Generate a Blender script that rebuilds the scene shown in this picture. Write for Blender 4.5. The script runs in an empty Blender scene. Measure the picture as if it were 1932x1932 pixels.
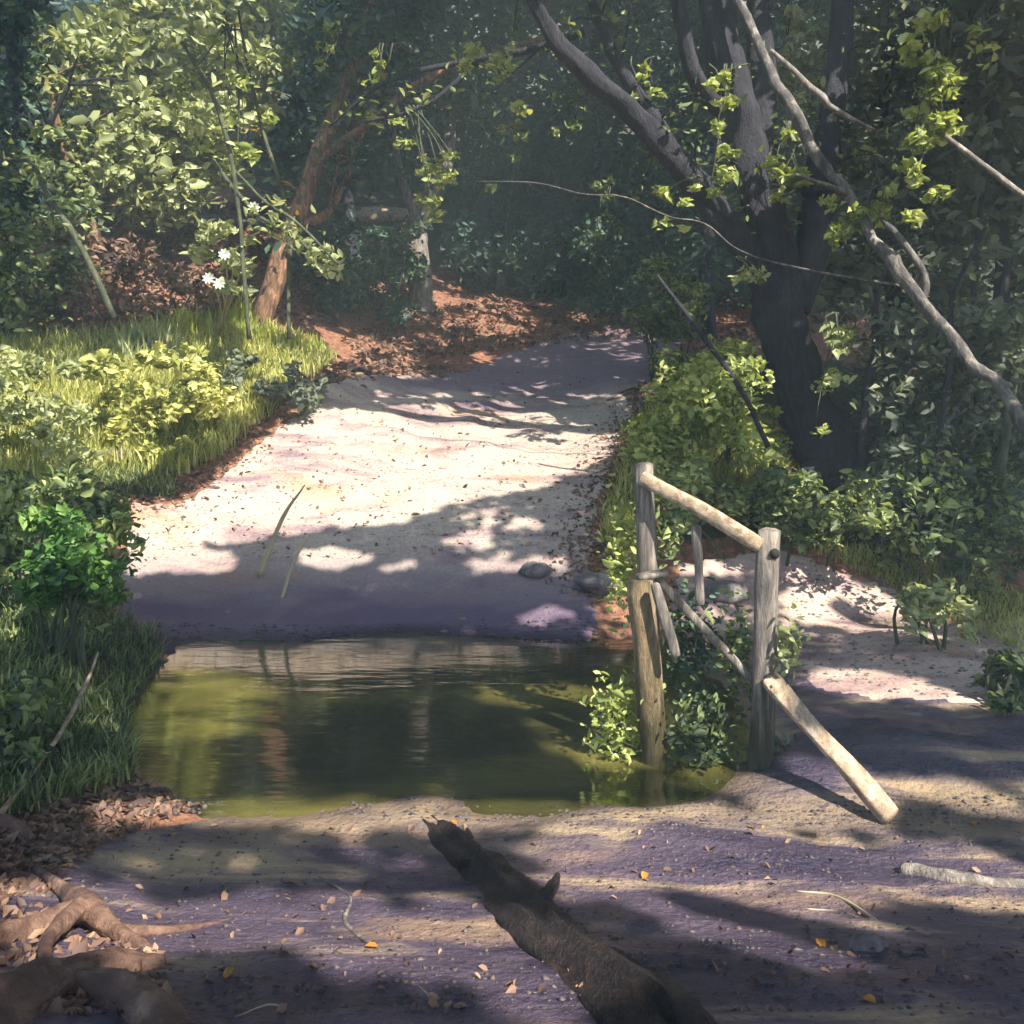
import bpy, math, random
import numpy as np
from mathutils import Vector, noise

rnd = random.Random(7)
RNG = np.random.default_rng(11)
S = bpy.context.scene
COL = S.collection

# ------------------------------------------------------------------ camera
EYE = 2.7; F = 1673.0; HZ = 700.0; PW = 1932.0
cam = bpy.data.cameras.new('camera'); camo = bpy.data.objects.new('camera', cam); COL.objects.link(camo)
cam.sensor_width = 36; cam.lens = 36 * F / PW; cam.shift_y = -(PW / 2 - HZ) / PW
cam.clip_start = 0.05; cam.clip_end = 400
camo.location = (0, 0, EYE); camo.rotation_euler = (math.radians(90), 0, 0)
S.camera = camo

# ------------------------------------------------------------------ light
SUN = np.array([0.42, -0.52, 0.74]); SUN = SUN / np.linalg.norm(SUN)      # towards the sun
el = math.asin(SUN[2]); az = math.atan2(SUN[0], SUN[1])
w = bpy.data.worlds.new('World'); S.world = w; w.use_nodes = True
nt = w.node_tree; nt.nodes.clear()
sky = nt.nodes.new('ShaderNodeTexSky'); sky.sky_type = 'NISHITA'; sky.sun_disc = False
sky.sun_elevation = el; sky.sun_rotation = az
bg = nt.nodes.new('ShaderNodeBackground'); bg.inputs[1].default_value = 0.15
wo = nt.nodes.new('ShaderNodeOutputWorld')
nt.links.new(sky.outputs[0], bg.inputs[0]); nt.links.new(bg.outputs[0], wo.inputs[0])
sl = bpy.data.lights.new('sun', 'SUN'); sl.energy = 5.0; sl.angle = math.radians(0.6); sl.color = (1.0, 0.93, 0.80)
so = bpy.data.objects.new('sun', sl); COL.objects.link(so)
so.rotation_euler = Vector(SUN).to_track_quat('Z', 'Y').to_euler(); so.location = (12, 4, 25)
S.view_settings.view_transform = 'Standard'; S.view_settings.look = 'None'
S.view_settings.exposure = 1.75; S.view_settings.gamma = 1
S.cycles.max_bounces = 8; S.cycles.diffuse_bounces = 4; S.cycles.glossy_bounces = 3
S.cycles.transmission_bounces = 4; S.cycles.transparent_max_bounces = 8
S.cycles.use_denoising = True; S.cycles.sample_clamp_indirect = 4

# ------------------------------------------------------------------ helpers
def P(px, py, Y):
    return np.array([(px - PW / 2) / F * Y, Y, EYE - (py - HZ) / F * Y])

def mat(name):
    m = bpy.data.materials.new(name); m.use_nodes = True
    m.node_tree.nodes.clear(); return m, m.node_tree
def N(t, typ, **k):
    n = t.nodes.new(typ)
    for a, v in k.items():
        if a.startswith('i_'): n.inputs[a[2:].replace('_', ' ')].default_value = v
        else: setattr(n, a, v)
    return n
def ramp(t, stops, interp='LINEAR'):
    r = t.nodes.new('ShaderNodeValToRGB'); cr = r.color_ramp; cr.interpolation = interp
    while len(cr.elements) > 1: cr.elements.remove(cr.elements[-1])
    cr.elements[0].position = stops[0][0]; cr.elements[0].color = (*stops[0][1], 1)
    for p, c in stops[1:]:
        e = cr.elements.new(p); e.color = (*c, 1)
    return r
def noise_n(t, scale, detail=4, rough=0.55, vec=None, dist=0):
    n = t.nodes.new('ShaderNodeTexNoise'); n.inputs['Scale'].default_value = scale
    n.inputs['Detail'].default_value = detail; n.inputs['Roughness'].default_value = rough
    n.inputs['Distortion'].default_value = dist
    if vec is not None: t.links.new(vec, n.inputs['Vector'])
    return n
def mapping(t, scale=(1, 1, 1), rot=(0, 0, 0), coord='Object'):
    tc = t.nodes.new('ShaderNodeTexCoord'); m = t.nodes.new('ShaderNodeMapping')
    m.inputs['Scale'].default_value = scale; m.inputs['Rotation'].default_value = rot
    t.links.new(tc.outputs[coord], m.inputs['Vector']); return m.outputs[0]
def mixc(t, fac, a, b, mode='MIX'):
    m = t.nodes.new('ShaderNodeMix'); m.data_type = 'RGBA'; m.blend_type = mode
    for i, v in ((0, fac), (6, a), (7, b)):
        if hasattr(v, 'links'): t.links.new(v, m.inputs[i])
        elif i == 0: m.inputs[0].default_value = v
        else: m.inputs[i].default_value = (*v, 1)
    return m.outputs[2]

def leaf_mat(name, cols, trans=0.35, rough=0.5, clump=1.3):
    m, t = mat(name)
    g = t.nodes.new('ShaderNodeNewGeometry')
    n = noise_n(t, clump, 2, 0.5, mapping(t))
    a = t.nodes.new('ShaderNodeMath'); a.operation = 'MULTIPLY_ADD'
    t.links.new(n.outputs[0], a.inputs[0]); a.inputs[1].default_value = 1.1
    b = t.nodes.new('ShaderNodeMath'); b.operation = 'MULTIPLY_ADD'
    t.links.new(g.outputs['Random Per Island'], b.inputs[0]); b.inputs[1].default_value = 0.62; b.inputs[2].default_value = -0.36
    t.links.new(b.outputs[0], a.inputs[2])
    k = len(cols)
    r = ramp(t, [(0.1 + 0.8 * i / (k - 1), c) for i, c in enumerate(cols)])
    t.links.new(a.outputs[0], r.inputs[0])
    p = t.nodes.new('ShaderNodeBsdfPrincipled'); p.inputs['Roughness'].default_value = rough
    p.inputs['Specular IOR Level'].default_value = 0.35
    t.links.new(r.outputs[0], p.inputs['Base Color'])
    tr = t.nodes.new('ShaderNodeBsdfTranslucent')
    tc = mixc(t, 1.0, r.outputs[0], (1.25, 1.25, 0.6), 'MULTIPLY'); t.links.new(tc, tr.inputs[0])
    mx = t.nodes.new('ShaderNodeMixShader'); mx.inputs[0].default_value = trans
    t.links.new(p.outputs[0], mx.inputs[1]); t.links.new(tr.outputs[0], mx.inputs[2])
    o = t.nodes.new('ShaderNodeOutputMaterial'); t.links.new(mx.outputs[0], o.inputs[0])
    return m

def rough_mat(name, cols, scale=6, stretch=(1, 1, 1), rough=0.8, bump=0.4, bscale=30, spec=0.3, rough2=None, mid=0.5, bdist=0.03, gran=0.25, dark_foot=False):
    """base colour from noise between cols, plus fine grain and bump"""
    m, t = mat(name)
    v = mapping(t, stretch)
    n = noise_n(t, scale, 6, 0.62, v, 0.4)
    k = len(cols)
    r = ramp(t, [(mid - 0.2 + 0.4 * i / (k - 1), c) for i, c in enumerate(cols)])
    t.links.new(n.outputs[0], r.inputs[0])
    n2 = noise_n(t, bscale, 5, 0.65, v)
    gr = ramp(t, [(0.3, (1 - gran,) * 3), (0.7, (1 + gran,) * 3)]); t.links.new(n2.outputs[0], gr.inputs[0])
    c = mixc(t, 1.0, r.outputs[0], gr.outputs[0], 'MULTIPLY')
    if dark_foot:   # darker and greener towards the feet of the posts
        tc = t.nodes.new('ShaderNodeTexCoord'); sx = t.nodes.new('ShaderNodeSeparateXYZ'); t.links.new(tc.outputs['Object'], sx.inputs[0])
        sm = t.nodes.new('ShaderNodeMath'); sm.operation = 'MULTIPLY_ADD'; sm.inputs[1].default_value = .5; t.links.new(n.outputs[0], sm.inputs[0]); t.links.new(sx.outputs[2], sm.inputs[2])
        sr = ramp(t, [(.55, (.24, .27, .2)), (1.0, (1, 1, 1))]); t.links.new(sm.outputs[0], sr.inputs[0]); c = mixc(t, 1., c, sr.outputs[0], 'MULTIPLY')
    p = t.nodes.new('ShaderNodeBsdfPrincipled'); p.inputs['Roughness'].default_value = rough
    p.inputs['Specular IOR Level'].default_value = spec
    t.links.new(c, p.inputs['Base Color'])
    if rough2 is not None:
        n3 = noise_n(t, scale * 0.4, 3, 0.5, v)
        rr = ramp(t, [(0.42, (rough,) * 3), (0.6, (rough2,) * 3)]); t.links.new(n3.outputs[0], rr.inputs[0])
        t.links.new(rr.outputs[0], p.inputs['Roughness'])
    b = t.nodes.new('ShaderNodeBump'); b.inputs['Strength'].default_value = bump; b.inputs['Distance'].default_value = bdist
    t.links.new(n2.outputs[0], b.inputs['Height']); t.links.new(b.outputs[0], p.inputs['Normal'])
    o = t.nodes.new('ShaderNodeOutputMaterial'); t.links.new(p.outputs[0], o.inputs[0])
    return m

def link(name, me, m=None, parent=None):
    o = bpy.data.objects.new(name, me); COL.objects.link(o)
    if m: me.materials.append(m)
    if parent is not None: o.parent = parent; o.matrix_parent_inverse.identity(); o.location = -parent.location
    return o
def tag(o, label=None, cat=None, group=None, kind=None):
    if label: o['label'] = label
    if cat: o['category'] = cat
    if group: o['group'] = group
    if kind: o['kind'] = kind
    return o
def empty(name, loc, label, cat, group=None):
    o = bpy.data.objects.new(name, None); COL.objects.link(o); o.location = tuple(float(v) for v in loc)
    o.empty_display_size = 0.2
    return tag(o, label, cat, group)

class MB:
    def __init__(s): s.v = []; s.f = []; s.n = 0
    def add(s, v, f):
        s.v.extend([tuple(map(float, a)) for a in v]); s.f.extend([tuple(i + s.n for i in q) for q in f]); s.n += len(v); return s
    def build(s, name, m, parent=None, smooth=True):
        me = bpy.data.meshes.new(name); me.from_pydata(s.v, [], s.f); me.update()
        if smooth: me.polygons.foreach_set('use_smooth', [True] * len(me.polygons))
        return link(name, me, m, parent)

def spline(pts, k=6):
    pts = [np.array(p, float) for p in pts]
    if len(pts) < 3: 
        return [pts[0] + (pts[-1] - pts[0]) * i / k for i in range(k + 1)]
    out = []
    e = [2 * pts[0] - pts[1]] + pts + [2 * pts[-1] - pts[-2]]
    for i in range(1, len(e) - 2):
        a, b, c, d = e[i - 1:i + 3]
        for j in range(k):
            u = j / k
            out.append(0.5 * ((2 * b) + (c - a) * u + (2 * a - 5 * b + 4 * c - d) * u * u + (-a + 3 * b - 3 * c + d) * u ** 3))
    out.append(pts[-1]); return out

def tube(mb, pts, k=6, seg=9, wob=0.08, jit=0.0, flat=1.0, fur=0.0):
    """pts: (x,y,z,r); smooth tapered limb with a bark-like irregular outline"""
    sp = spline(pts, k); L = len(sp); vs = []; off = rnd.random() * 50
    up = np.array([0.13, 0.31, 0.94])
    for i, p in enumerate(sp):
        d = sp[min(i + 1, L - 1)][:3] - sp[max(i - 1, 0)][:3]; d = d / (np.linalg.norm(d) + 1e-9)
        a = np.cross(d, up); 
        if np.linalg.norm(a) < 0.15: a = np.cross(d, np.array([1, 0, 0.]))
        a /= np.linalg.norm(a); b = np.cross(d, a)
        c = p[:3].copy(); r = max(p[3], 0.002)
        if jit: c = c + np.array(noise.noise_vector(Vector((i * 0.35 + off, off, 0)))) * jit * r
        for j in range(seg):
            t = 2 * math.pi * j / seg
            rr = r * (1 + wob * 1.6 * noise.noise(Vector((math.cos(t) * 1.3 + off, math.sin(t) * 1.3, i * 0.3))) + wob * 0.7 * math.sin(3 * t + i * .25 + off))
            if fur: rr += r * fur * (noise.noise(Vector((math.cos(t) * 5 + off, math.sin(t) * 5, i * .10))) + .6 * noise.noise(Vector((math.cos(t) * 11, math.sin(t) * 11 + off, i * .3))))
            vs.append(c + a * math.cos(t) * rr + b * math.sin(t) * rr * flat)
    fs = []
    for i in range(L - 1):
        for j in range(seg):
            fs.append((i * seg + j, i * seg + (j + 1) % seg, (i + 1) * seg + (j + 1) % seg, (i + 1) * seg + j))
    fs.append(tuple(range(seg - 1, -1, -1))); fs.append(tuple((L - 1) * seg + j for j in range(seg)))
    mb.add(vs, fs); return mb

def plank(mb, A, B, wdt, th, side=None, rot=0.0, cham=0.14, segs=10, wear=0.012):
    """squared timber from A to B with chamfered edges and a worn, uneven surface"""
    A = np.array(A, float); B = np.array(B, float); d = B - A; L = np.linalg.norm(d); d /= L
    s = np.array(side if side is not None else (1, 0, 0), float); s = s - d * (s @ d); s /= np.linalg.norm(s); t = np.cross(d, s)
    cs, sn = math.cos(rot), math.sin(rot); s, t = s * cs + t * sn, t * cs - s * sn
    h, q = wdt / 2, th / 2; c = cham * min(wdt, th)
    ring = [(-h + c, -q), (0, -q - .004), (h - c, -q), (h, -q + c), (h + .003, 0), (h, q - c), (h - c, q), (0, q + .003), (-h + c, q), (-h, q - c), (-h - .004, 0), (-h, -q + c)]
    vs = []; m = len(ring); off = rnd.random() * 40; rows = []
    for i in range(segs + 1):
        u = i / segs; rows.append((u * L, 1.0))
    rows = [(0.0, 0.55), (0.012, 0.93)] + rows[1:-1] + [(L - .012, 0.93), (L, 0.55)]
    for i, (u, k) in enumerate(rows):
        for j, (a, b) in enumerate(ring):
            o = wear * noise.noise(Vector((a * 9 + off, b * 9, u * 2.2)))
            kk = k + o / max(h, q)
            vs.append(A + d * u + s * a * kk + t * b * kk + s * wear * 1.5 * math.sin(u * 1.7 + off))
    fs = []
    for i in range(len(rows) - 1):
        for j in range(m): fs.append((i * m + j, i * m + (j + 1) % m, (i + 1) * m + (j + 1) % m, (i + 1) * m + j))
    fs.append(tuple(range(m - 1, -1, -1))); fs.append(tuple((len(rows) - 1) * m + j for j in range(m)))
    mb.add(vs, fs); return mb

def unit(a): return a / (np.linalg.norm(a, axis=-1, keepdims=True) + 1e-9)
def leaves_mesh(name, c, L, W=None, d=None, nrm=None, droop=0.25, m=None, parent=None):
    """c (n,3) centres; each leaf a pointed six-sided blade, slightly curved"""
    n = len(c)
    if n == 0: c = np.zeros((1, 3)); n = 1
    L = np.broadcast_to(np.asarray(L, float), (n,)) * (np.exp(RNG.normal(0, .22, n)) if n > 60 else 1)
    W = L * 0.5 if W is None else np.broadcast_to(np.asarray(W, float), (n,))
    if d is None:
        d = RNG.normal(size=(n, 3)); d[:, 2] = d[:, 2] * 0.6 - 0.25
    d = unit(d)
    if nrm is None:
        nrm = RNG.normal(size=(n, 3)) + np.array([0.1, -0.25, 0.75])
    s = unit(np.cross(d, nrm)); u = np.cross(s, d)
    L_ = L[:, None]; W_ = W[:, None] / 2
    j = 1 + 0.25 * RNG.normal(size=(6, n, 1))
    v = np.stack([c - d * L_ * .5,
                  c - d * L_ * .18 + s * W_ * .95 * j[0] + u * W_ * .35,
                  c + d * L_ * .2 + s * W_ * .75 * j[1] + u * W_ * .25 - u * L_ * droop * .1,
                  c + d * L_ * .5 - u * L_ * droop * .5,
                  c + d * L_ * .2 - s * W_ * .75 * j[2] + u * W_ * .25 - u * L_ * droop * .1,
                  c - d * L_ * .18 - s * W_ * .95 * j[3] + u * W_ * .35], 1).reshape(-1, 3)
    me = bpy.data.meshes.new(name)
    # two quads sharing the midrib
    base = np.arange(n)[:, None] * 6
    f = np.concatenate([base + np.array([0, 1, 2, 3]), base + np.array([0, 3, 4, 5])], 1).reshape(-1)
    me.vertices.add(n * 6); me.vertices.foreach_set('co', v.astype(np.float32).ravel())
    me.loops.add(len(f)); me.loops.foreach_set('vertex_index', f.astype(np.int32))
    me.polygons.add(n * 2); me.polygons.foreach_set('loop_start', np.arange(0, n * 8, 4, dtype=np.int32))
    me.update(calc_edges=True); me.validate()
    return link(name, me, m, parent)

def blades_mesh(name, base, H, W, lean, m, parent=None):
    """curved tapering grass blades, three quads each"""
    n = len(base); H = np.broadcast_to(H, (n,)); W = np.broadcast_to(W, (n,))
    a = RNG.uniform(0, 6.283, n); dirv = np.stack([np.cos(a), np.sin(a), 0 * a], 1); side = np.stack([-np.sin(a + RNG.normal(0, .6, n)), np.cos(a), 0 * a], 1)
    k = RNG.uniform(.15, 1, n)[:, None] * lean; H_ = H[:, None]; W_ = W[:, None] / 2
    z = np.array([0, 0, 1.])
    rows = []
    for u, ww in ((0, .8), (.4, 1), (.75, .7)):
        cpt = base + z * H_ * (u - .35 * k * u * u) + dirv * H_ * k * u * u
        rows += [cpt + side * W_ * ww, cpt - side * W_ * ww]
    tip = base + z * H_ * (1 - .35 * k) + dirv * H_ * k
    v = np.stack(rows + [tip], 1).reshape(-1, 3)
    b = np.arange(n)[:, None] * 7
    q = np.concatenate([b + np.array([0, 1, 3, 2]), b + np.array([2, 3, 5, 4])], 1).reshape(-1, 4)
    t3 = (b + np.array([4, 5, 6]))
    me = bpy.data.meshes.new(name)
    loops = np.concatenate([q.ravel(), t3.ravel()]).astype(np.int32)
    st = np.concatenate([np.arange(0, len(q) * 4, 4), len(q) * 4 + np.arange(0, n * 3, 3)]).astype(np.int32)
    me.vertices.add(n * 7); me.vertices.foreach_set('co', v.astype(np.float32).ravel())
    me.loops.add(len(loops)); me.loops.foreach_set('vertex_index', loops)
    me.polygons.add(len(st)); me.polygons.foreach_set('loop_start', st)
    me.update(calc_edges=True); me.validate()
    return link(name, me, m, parent)

def inpoly(x, y, poly):
    x = np.asarray(x); y = np.asarray(y); r = np.zeros(x.shape, bool); n = len(poly)
    for i in range(n):
        x0, y0 = poly[i]; x1, y1 = poly[(i + 1) % n]
        c = ((y0 > y) != (y1 > y)); 
        with np.errstate(divide='ignore', invalid='ignore'):
            xx = (x1 - x0) * (y - y0) / ((y1 - y0) if y1 != y0 else 1e-9) + x0
        r ^= c & (x < xx)
    return r
def poly_px(poly, n):
    a = np.array(poly, float); lo, hi = a.min(0), a.max(0); out = np.zeros((0, 2))
    while len(out) < n:
        q = RNG.uniform(lo, hi, (n * 3, 2)); q = q[inpoly(q[:, 0], q[:, 1], poly)]; out = np.concatenate([out, q])
    return out[:n]
def W3(px, py, Y): return np.stack([(px - PW / 2) / F * Y, Y, EYE - (py - HZ) / F * Y], -1)
def cloud(poly, Y0, Y1, n, clumps=None, cr=0.5):
    """points filling the volume a region of the wood occupies between two distances, gathered in clumps"""
    if clumps:
        q = poly_px(poly, clumps); Y = RNG.uniform(Y0, Y1, clumps); c = W3(q[:, 0], q[:, 1], Y)
        k = RNG.integers(0, clumps, n); sz = RNG.uniform(.5, 1.2, clumps)[k]
        g = unit(RNG.normal(size=(n, 3))) * (RNG.uniform(0, 1, n) ** .5)[:, None]
        return c[k] + g * np.array([1, 1, .7]) * (cr * sz)[:, None]
    q = poly_px(poly, n); Y = RNG.uniform(Y0, Y1, n); return W3(q[:, 0], q[:, 1], Y)

# ------------------------------------------------------------------ terrain heights
ctl = [P(*a) for a in [
 # near bank
 (0,1932,2.65),(966,1932,2.65),(1932,1932,2.65),(-500,1932,2.6),(2500,1932,2.7),
 (300,1750,3.75),(966,1750,3.75),(1600,1750,3.75),(200,1640,4.55),(500,1600,4.95),(1000,1600,4.95),(1500,1620,4.75),(1900,1620,4.8),
 (800,1515,5.55),(1200,1530,5.42),(1600,1530,5.4),(1850,1500,5.6),
 # left bank
 (60,1330,6.5),(-60,1230,7.2),(0,1480,5.2),(-250,1250,6.8),(-100,1100,8.8),(60,1080,9.0),(120,1180,8.1),
 (200,900,11.6),(50,880,11.6),(100,700,14.2),(300,720,14.2),(450,790,13.4),(360,905,11.8),(150,960,10.4),
 # the far track
 (330,945,11.2),(250,1050,10.1),(450,1090,9.95),(700,1150,9.6),(700,1060,10.3),(750,950,11.4),(830,850,13.0),(900,760,15.5),(980,690,19),(1150,635,23),
 (600,1212,8.9),(1000,1195,9.05),(250,1190,8.95),(1100,1050,10.2),(1150,900,12),(1180,800,14),(1230,700,17.5),(1290,650,21),
 # slope behind
 (900,600,22),(900,540,26),(700,650,19),(1100,560,27),(300,470,19.5),(100,600,16.5),(500,610,17),(300,380,21.5),(100,430,20),
 # right side
 (1300,850,12),(1560,880,12),(1450,960,10.9),(1700,960,11.5),(1400,700,16),(1700,720,17),(1900,900,12.2),(1600,1065,10.3),(1650,1160,9.75),
 (1650,1235,8.28),(1850,1240,8.25),(1620,1290,7.5),(1750,1300,7.3),(1850,1315,7.12),(2000,1320,7.1),
 (1850,1160,9.5),(1900,1080,10.1),(1300,1075,10.1),(1250,1160,9.3),(1400,1205,8.98),(2100,1100,9.8),(2200,900,12),
]]
ctl += [np.array(a, float) for a in [
 (-3,-4,1.3),(3,-4,1.3),(0,0,1.1),(-2.2,7.1,-.3),(0,7.2,-.35),(1.0,7.4,-.28),(2.3,6.5,.10),(3.0,6.3,.12),(3.8,6.4,.10),(4.8,6.3,.13),(6,6.2,.2),(2.2,7.3,.06),(3.0,7.1,.07),(1.75,6.0,.08),(1.9,8.0,.02),(4.0,8.6,.13),(4.7,8.3,.13),(3.5,8.25,.08),(1.2,6.2,-.2),(-1.4,6.3,-.2),(-2.0,8.2,-.25),(0,8.2,-.25),(.9,8.2,-.22),
 (11,7,.2),(-15,10,3.6),(-15,0,2.6),(15,3,1.0),(16,-4,1.3),(15,12,1.6),(30,20,5),(-30,20,9),(0,45,15),(-25,45,18),(25,45,13),(0,70,33),(-35,70,36),(35,70,32),(12,26,4.2),(-9,28,9),(9,33,7.5)]]
C = np.array(ctl)
def tps(r2): return np.where(r2 > 1e-9, r2 * np.log(r2 + 1e-12), 0)
d2 = ((C[:, None, :2] - C[None, :, :2]) ** 2).sum(-1); n = len(C)
A = np.zeros((n + 3, n + 3)); A[:n, :n] = tps(d2) + np.eye(n) * 0.05
A[:n, n] = 1; A[:n, n + 1:] = C[:, :2]; A[n, :n] = 1; A[n + 1:, :n] = C[:, :2].T
wt = np.linalg.solve(A, np.concatenate([C[:, 2], [0, 0, 0]]))
def zraw(x, y):
    x = np.asarray(x, float); y = np.asarray(y, float); sh = x.shape; x = x.ravel(); y = y.ravel(); o = np.empty(len(x))
    for i in range(0, len(x), 8000):
        a = (x[i:i+8000, None] - C[None, :, 0]) ** 2 + (y[i:i+8000, None] - C[None, :, 1]) ** 2
        o[i:i+8000] = tps(a) @ wt[:n] + wt[n] + wt[n+1] * x[i:i+8000] + wt[n+2] * y[i:i+8000]
    return o.reshape(sh)
gx = np.concatenate([np.arange(-45, -9, 1.5), np.arange(-9, 9, .1), np.arange(9, 46, 1.5)])
gy = np.concatenate([np.arange(-8, 1.5, .8), np.arange(1.5, 13, .08), np.arange(13, 26, .2), np.arange(26, 76, 1.5)])
GX, GY = np.meshgrid(gx, gy); GZ = zraw(GX, GY)
for i in range(len(gy)):
    for j in range(len(gx)):
        x, y = gx[j], gy[i]
        amp = .03 if y < 9.5 else (.05 if y < 13 else .1)
        GZ[i, j] += amp * noise.fractal(Vector((x * 1.3, y * 1.3, 3.1)), 1, 2, 4) + .02 * noise.noise(Vector((x * 6, y * 6, 0)))
def zat(x, y):
    x = np.clip(np.asarray(x, float), gx[0], gx[-1] - 1e-6); y = np.clip(np.asarray(y, float), gy[0], gy[-1] - 1e-6)
    j = np.searchsorted(gx, x, side='right') - 1; i = np.searchsorted(gy, y, side='right') - 1
    j = np.clip(j, 0, len(gx) - 2); i = np.clip(i, 0, len(gy) - 2)
    u = (x - gx[j]) / (gx[j+1] - gx[j]); v = (y - gy[i]) / (gy[i+1] - gy[i])
    return (GZ[i, j] * (1-u) + GZ[i, j+1] * u) * (1-v) + (GZ[i+1, j] * (1-u) + GZ[i+1, j+1] * u) * v
def hit(px, py, water=False):
    """where the view line meets the ground"""
    px = np.asarray(px, float); py = np.asarray(py, float)
    Y = np.full(px.shape, 1.6); done = np.zeros(px.shape, bool)
    for k in range(900):
        x = (px - PW/2) / F * Y; z = EYE - (py - HZ) / F * Y
        g = zat(x, Y)
        if water: g = np.maximum(g, 0)
        done |= z <= g
        if done.all(): break
        Y = np.where(done, Y, Y + .05)
    return np.stack([(px - PW/2) / F * Y, Y, zat((px - PW/2) / F * Y, Y)], -1), done
def G(px, py):
    h, _ = hit(np.array([px]), np.array([py])); return h[0]

# ------------------------------------------------------------------ gaps cut in the added canopy for chosen sun patches
SA = np.cross(SUN, [0, 0, 1.]); SA /= np.linalg.norm(SA); SB = np.cross(SUN, SA)
CELL = .06; MASK = np.zeros((1000, 1000), bool); DEEP = np.full((1000, 1000), 1e9)
def cell(p): 
    p = np.atleast_2d(p); return (np.clip(((p @ SA) / CELL + 500).astype(int), 1, 998), np.clip(((p @ SB) / CELL + 500).astype(int), 1, 998))
def light(pts, k=1):
    i, j = cell(pts); i = np.clip(i, k, 999 - k); j = np.clip(j, k, 999 - k)
    for a in range(-k, k + 1):
        for b in range(-k, k + 1): MASK[i + a, j + b] = True; np.minimum.at(DEEP, (i + a, j + b), pts @ SUN)
def shade(pts, k=3):
    i, j = cell(pts)
    for a in range(-k, k + 1):
        for b in range(-k, k + 1): MASK[np.clip(i + a, 0, 999), np.clip(j + b, 0, 999)] = False; DEEP[np.clip(i + a, 0, 999), np.clip(j + b, 0, 999)] = 1e9
def thin(p, margin=.8):
    i, j = cell(p); return p[~(MASK[i, j] & (p @ SUN > DEEP[i, j] + margin))]
GROUND_LIT = [
 [(210,960),(350,945),(440,880),(560,778),(800,768),(1040,758),(1165,785),(1150,850),(1090,890),(1010,925),(850,945),(730,990),(600,1000),(450,1020),(230,1032)],
 [(700,744),(862,741),(862,752),(700,755)],[(880,741),(962,739),(955,750),(880,750)],[(980,745),(1230,745),(1230,753),(1000,755)],
 [(1105,625),(1240,598),(1250,645),(1120,655)],[(620,690),(780,670),(795,692),(640,722)],
 [(245,1052),(430,1052),(430,1078),(250,1080)],[(570,1048),(680,1043),(695,1066),(590,1074)],[(830,1018),(925,1008),(925,1030),(840,1037)],
 [(715,1066),(795,1063),(785,1080),(722,1080)],[(880,1058),(1075,1052),(1075,1078),(890,1087)],[(955,988),(1015,986),(1010,1000),(960,1002)],
 [(1080,830),(1180,812),(1180,826),(1100,838)],[(990,1160),(1050,1158),(1040,1172),(995,1172)],
 [(1270,1068),(1400,1068),(1400,1090),(1280,1090)],[(1320,600),(1400,590),(1400,610),(1330,620)],
 [(1485,1060),(1560,1075),(1600,1110),(1560,1125),(1485,1110)],[(1490,1128),(1640,1118),(1760,1190),(1740,1210),(1600,1190),(1490,1165)],
 [(1520,1276),(1600,1272),(1750,1300),(1862,1328),(1800,1335),(1640,1318),(1530,1300)],
 [(200,1528),(420,1530),(700,1532),(700,1556),(400,1552),(200,1545)],[(430,1530),(1000,1530),(1000,1556),(640,1562),(450,1552)],[(830,1530),(1100,1534),(1260,1540),(1400,1540),(1600,1532),(1600,1550),(1200,1568),(900,1556)],
 [(1180,1550),(1300,1555),(1440,1590),(1420,1612),(1300,1600)],
 [(1080,1612),(1200,1610),(1330,1630),(1490,1668),(1470,1705),(1380,1695),(1200,1660),(1100,1640)],
 [(1500,1640),(1660,1633),(1640,1658),(1520,1668)],[(1700,1640),(1932,1650),(1932,1690),(1710,1672)],
 [(510,1745),(580,1735),(800,1775),(825,1800),(700,1803),(560,1768)],[(405,1735),(470,1738),(470,1752),(410,1750)],
 [(850,1738),(890,1752),(950,1800),(1005,1862),(990,1872),(920,1815),(860,1772)],[(1400,1752),(1560,1758),(1500,1788),(1410,1782)],
 [(1760,1495),(1860,1505),(1850,1520),(1770,1515)],[(100,1700),(190,1725),(270,1775),(180,1780),(110,1765)],
 [(1180,1440),(1230,1445),(1230,1470),(1185,1470)],
]
WATER_LIT = [[(350,1262),(430,1258),(470,1280),(540,1300),(540,1312),(450,1320),(500,1350),(520,1375),(440,1395),(330,1405),(260,1392),(340,1370),(330,1340),(270,1325),(330,1310),(300,1290)],[(1105,1290),(1165,1300),(1175,1400),(1160,1450),(1130,1400),(1130,1350)]]
def light_water():
    for pg in WATER_LIT:
        a = np.array(pg, float); lo, hi = a.min(0), a.max(0)
        X, Yy = np.meshgrid(np.arange(lo[0], hi[0], 4), np.arange(lo[1], hi[1], 3)); X = X.ravel(); Yy = Yy.ravel(); k = inpoly(X + 30 * np.sin(Yy * .19), Yy, pg)
        Y = EYE * F / (Yy[k] - HZ); light(np.stack([(X[k] - PW/2) / F * Y, Y, 0 * Y], 1), 0)
def light_volume(poly, Y0, Y1, frac=1.0, n=None, k_=1):
    """let sun reach a clump of foliage"""
    a = np.array(poly, float); area = (a.max(0) - a.min(0)).prod(); n = n or int(area / 16)
    q = poly_px(poly, n); Y = RNG.uniform(Y0, Y1, n); p = W3(q[:, 0], q[:, 1], Y)
    if frac < 1:
        k = np.array([noise.noise(Vector(v) * 1.1) for v in p]); p = p[k > np.quantile(k, 1 - frac)]
    light(p, k_)
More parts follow.
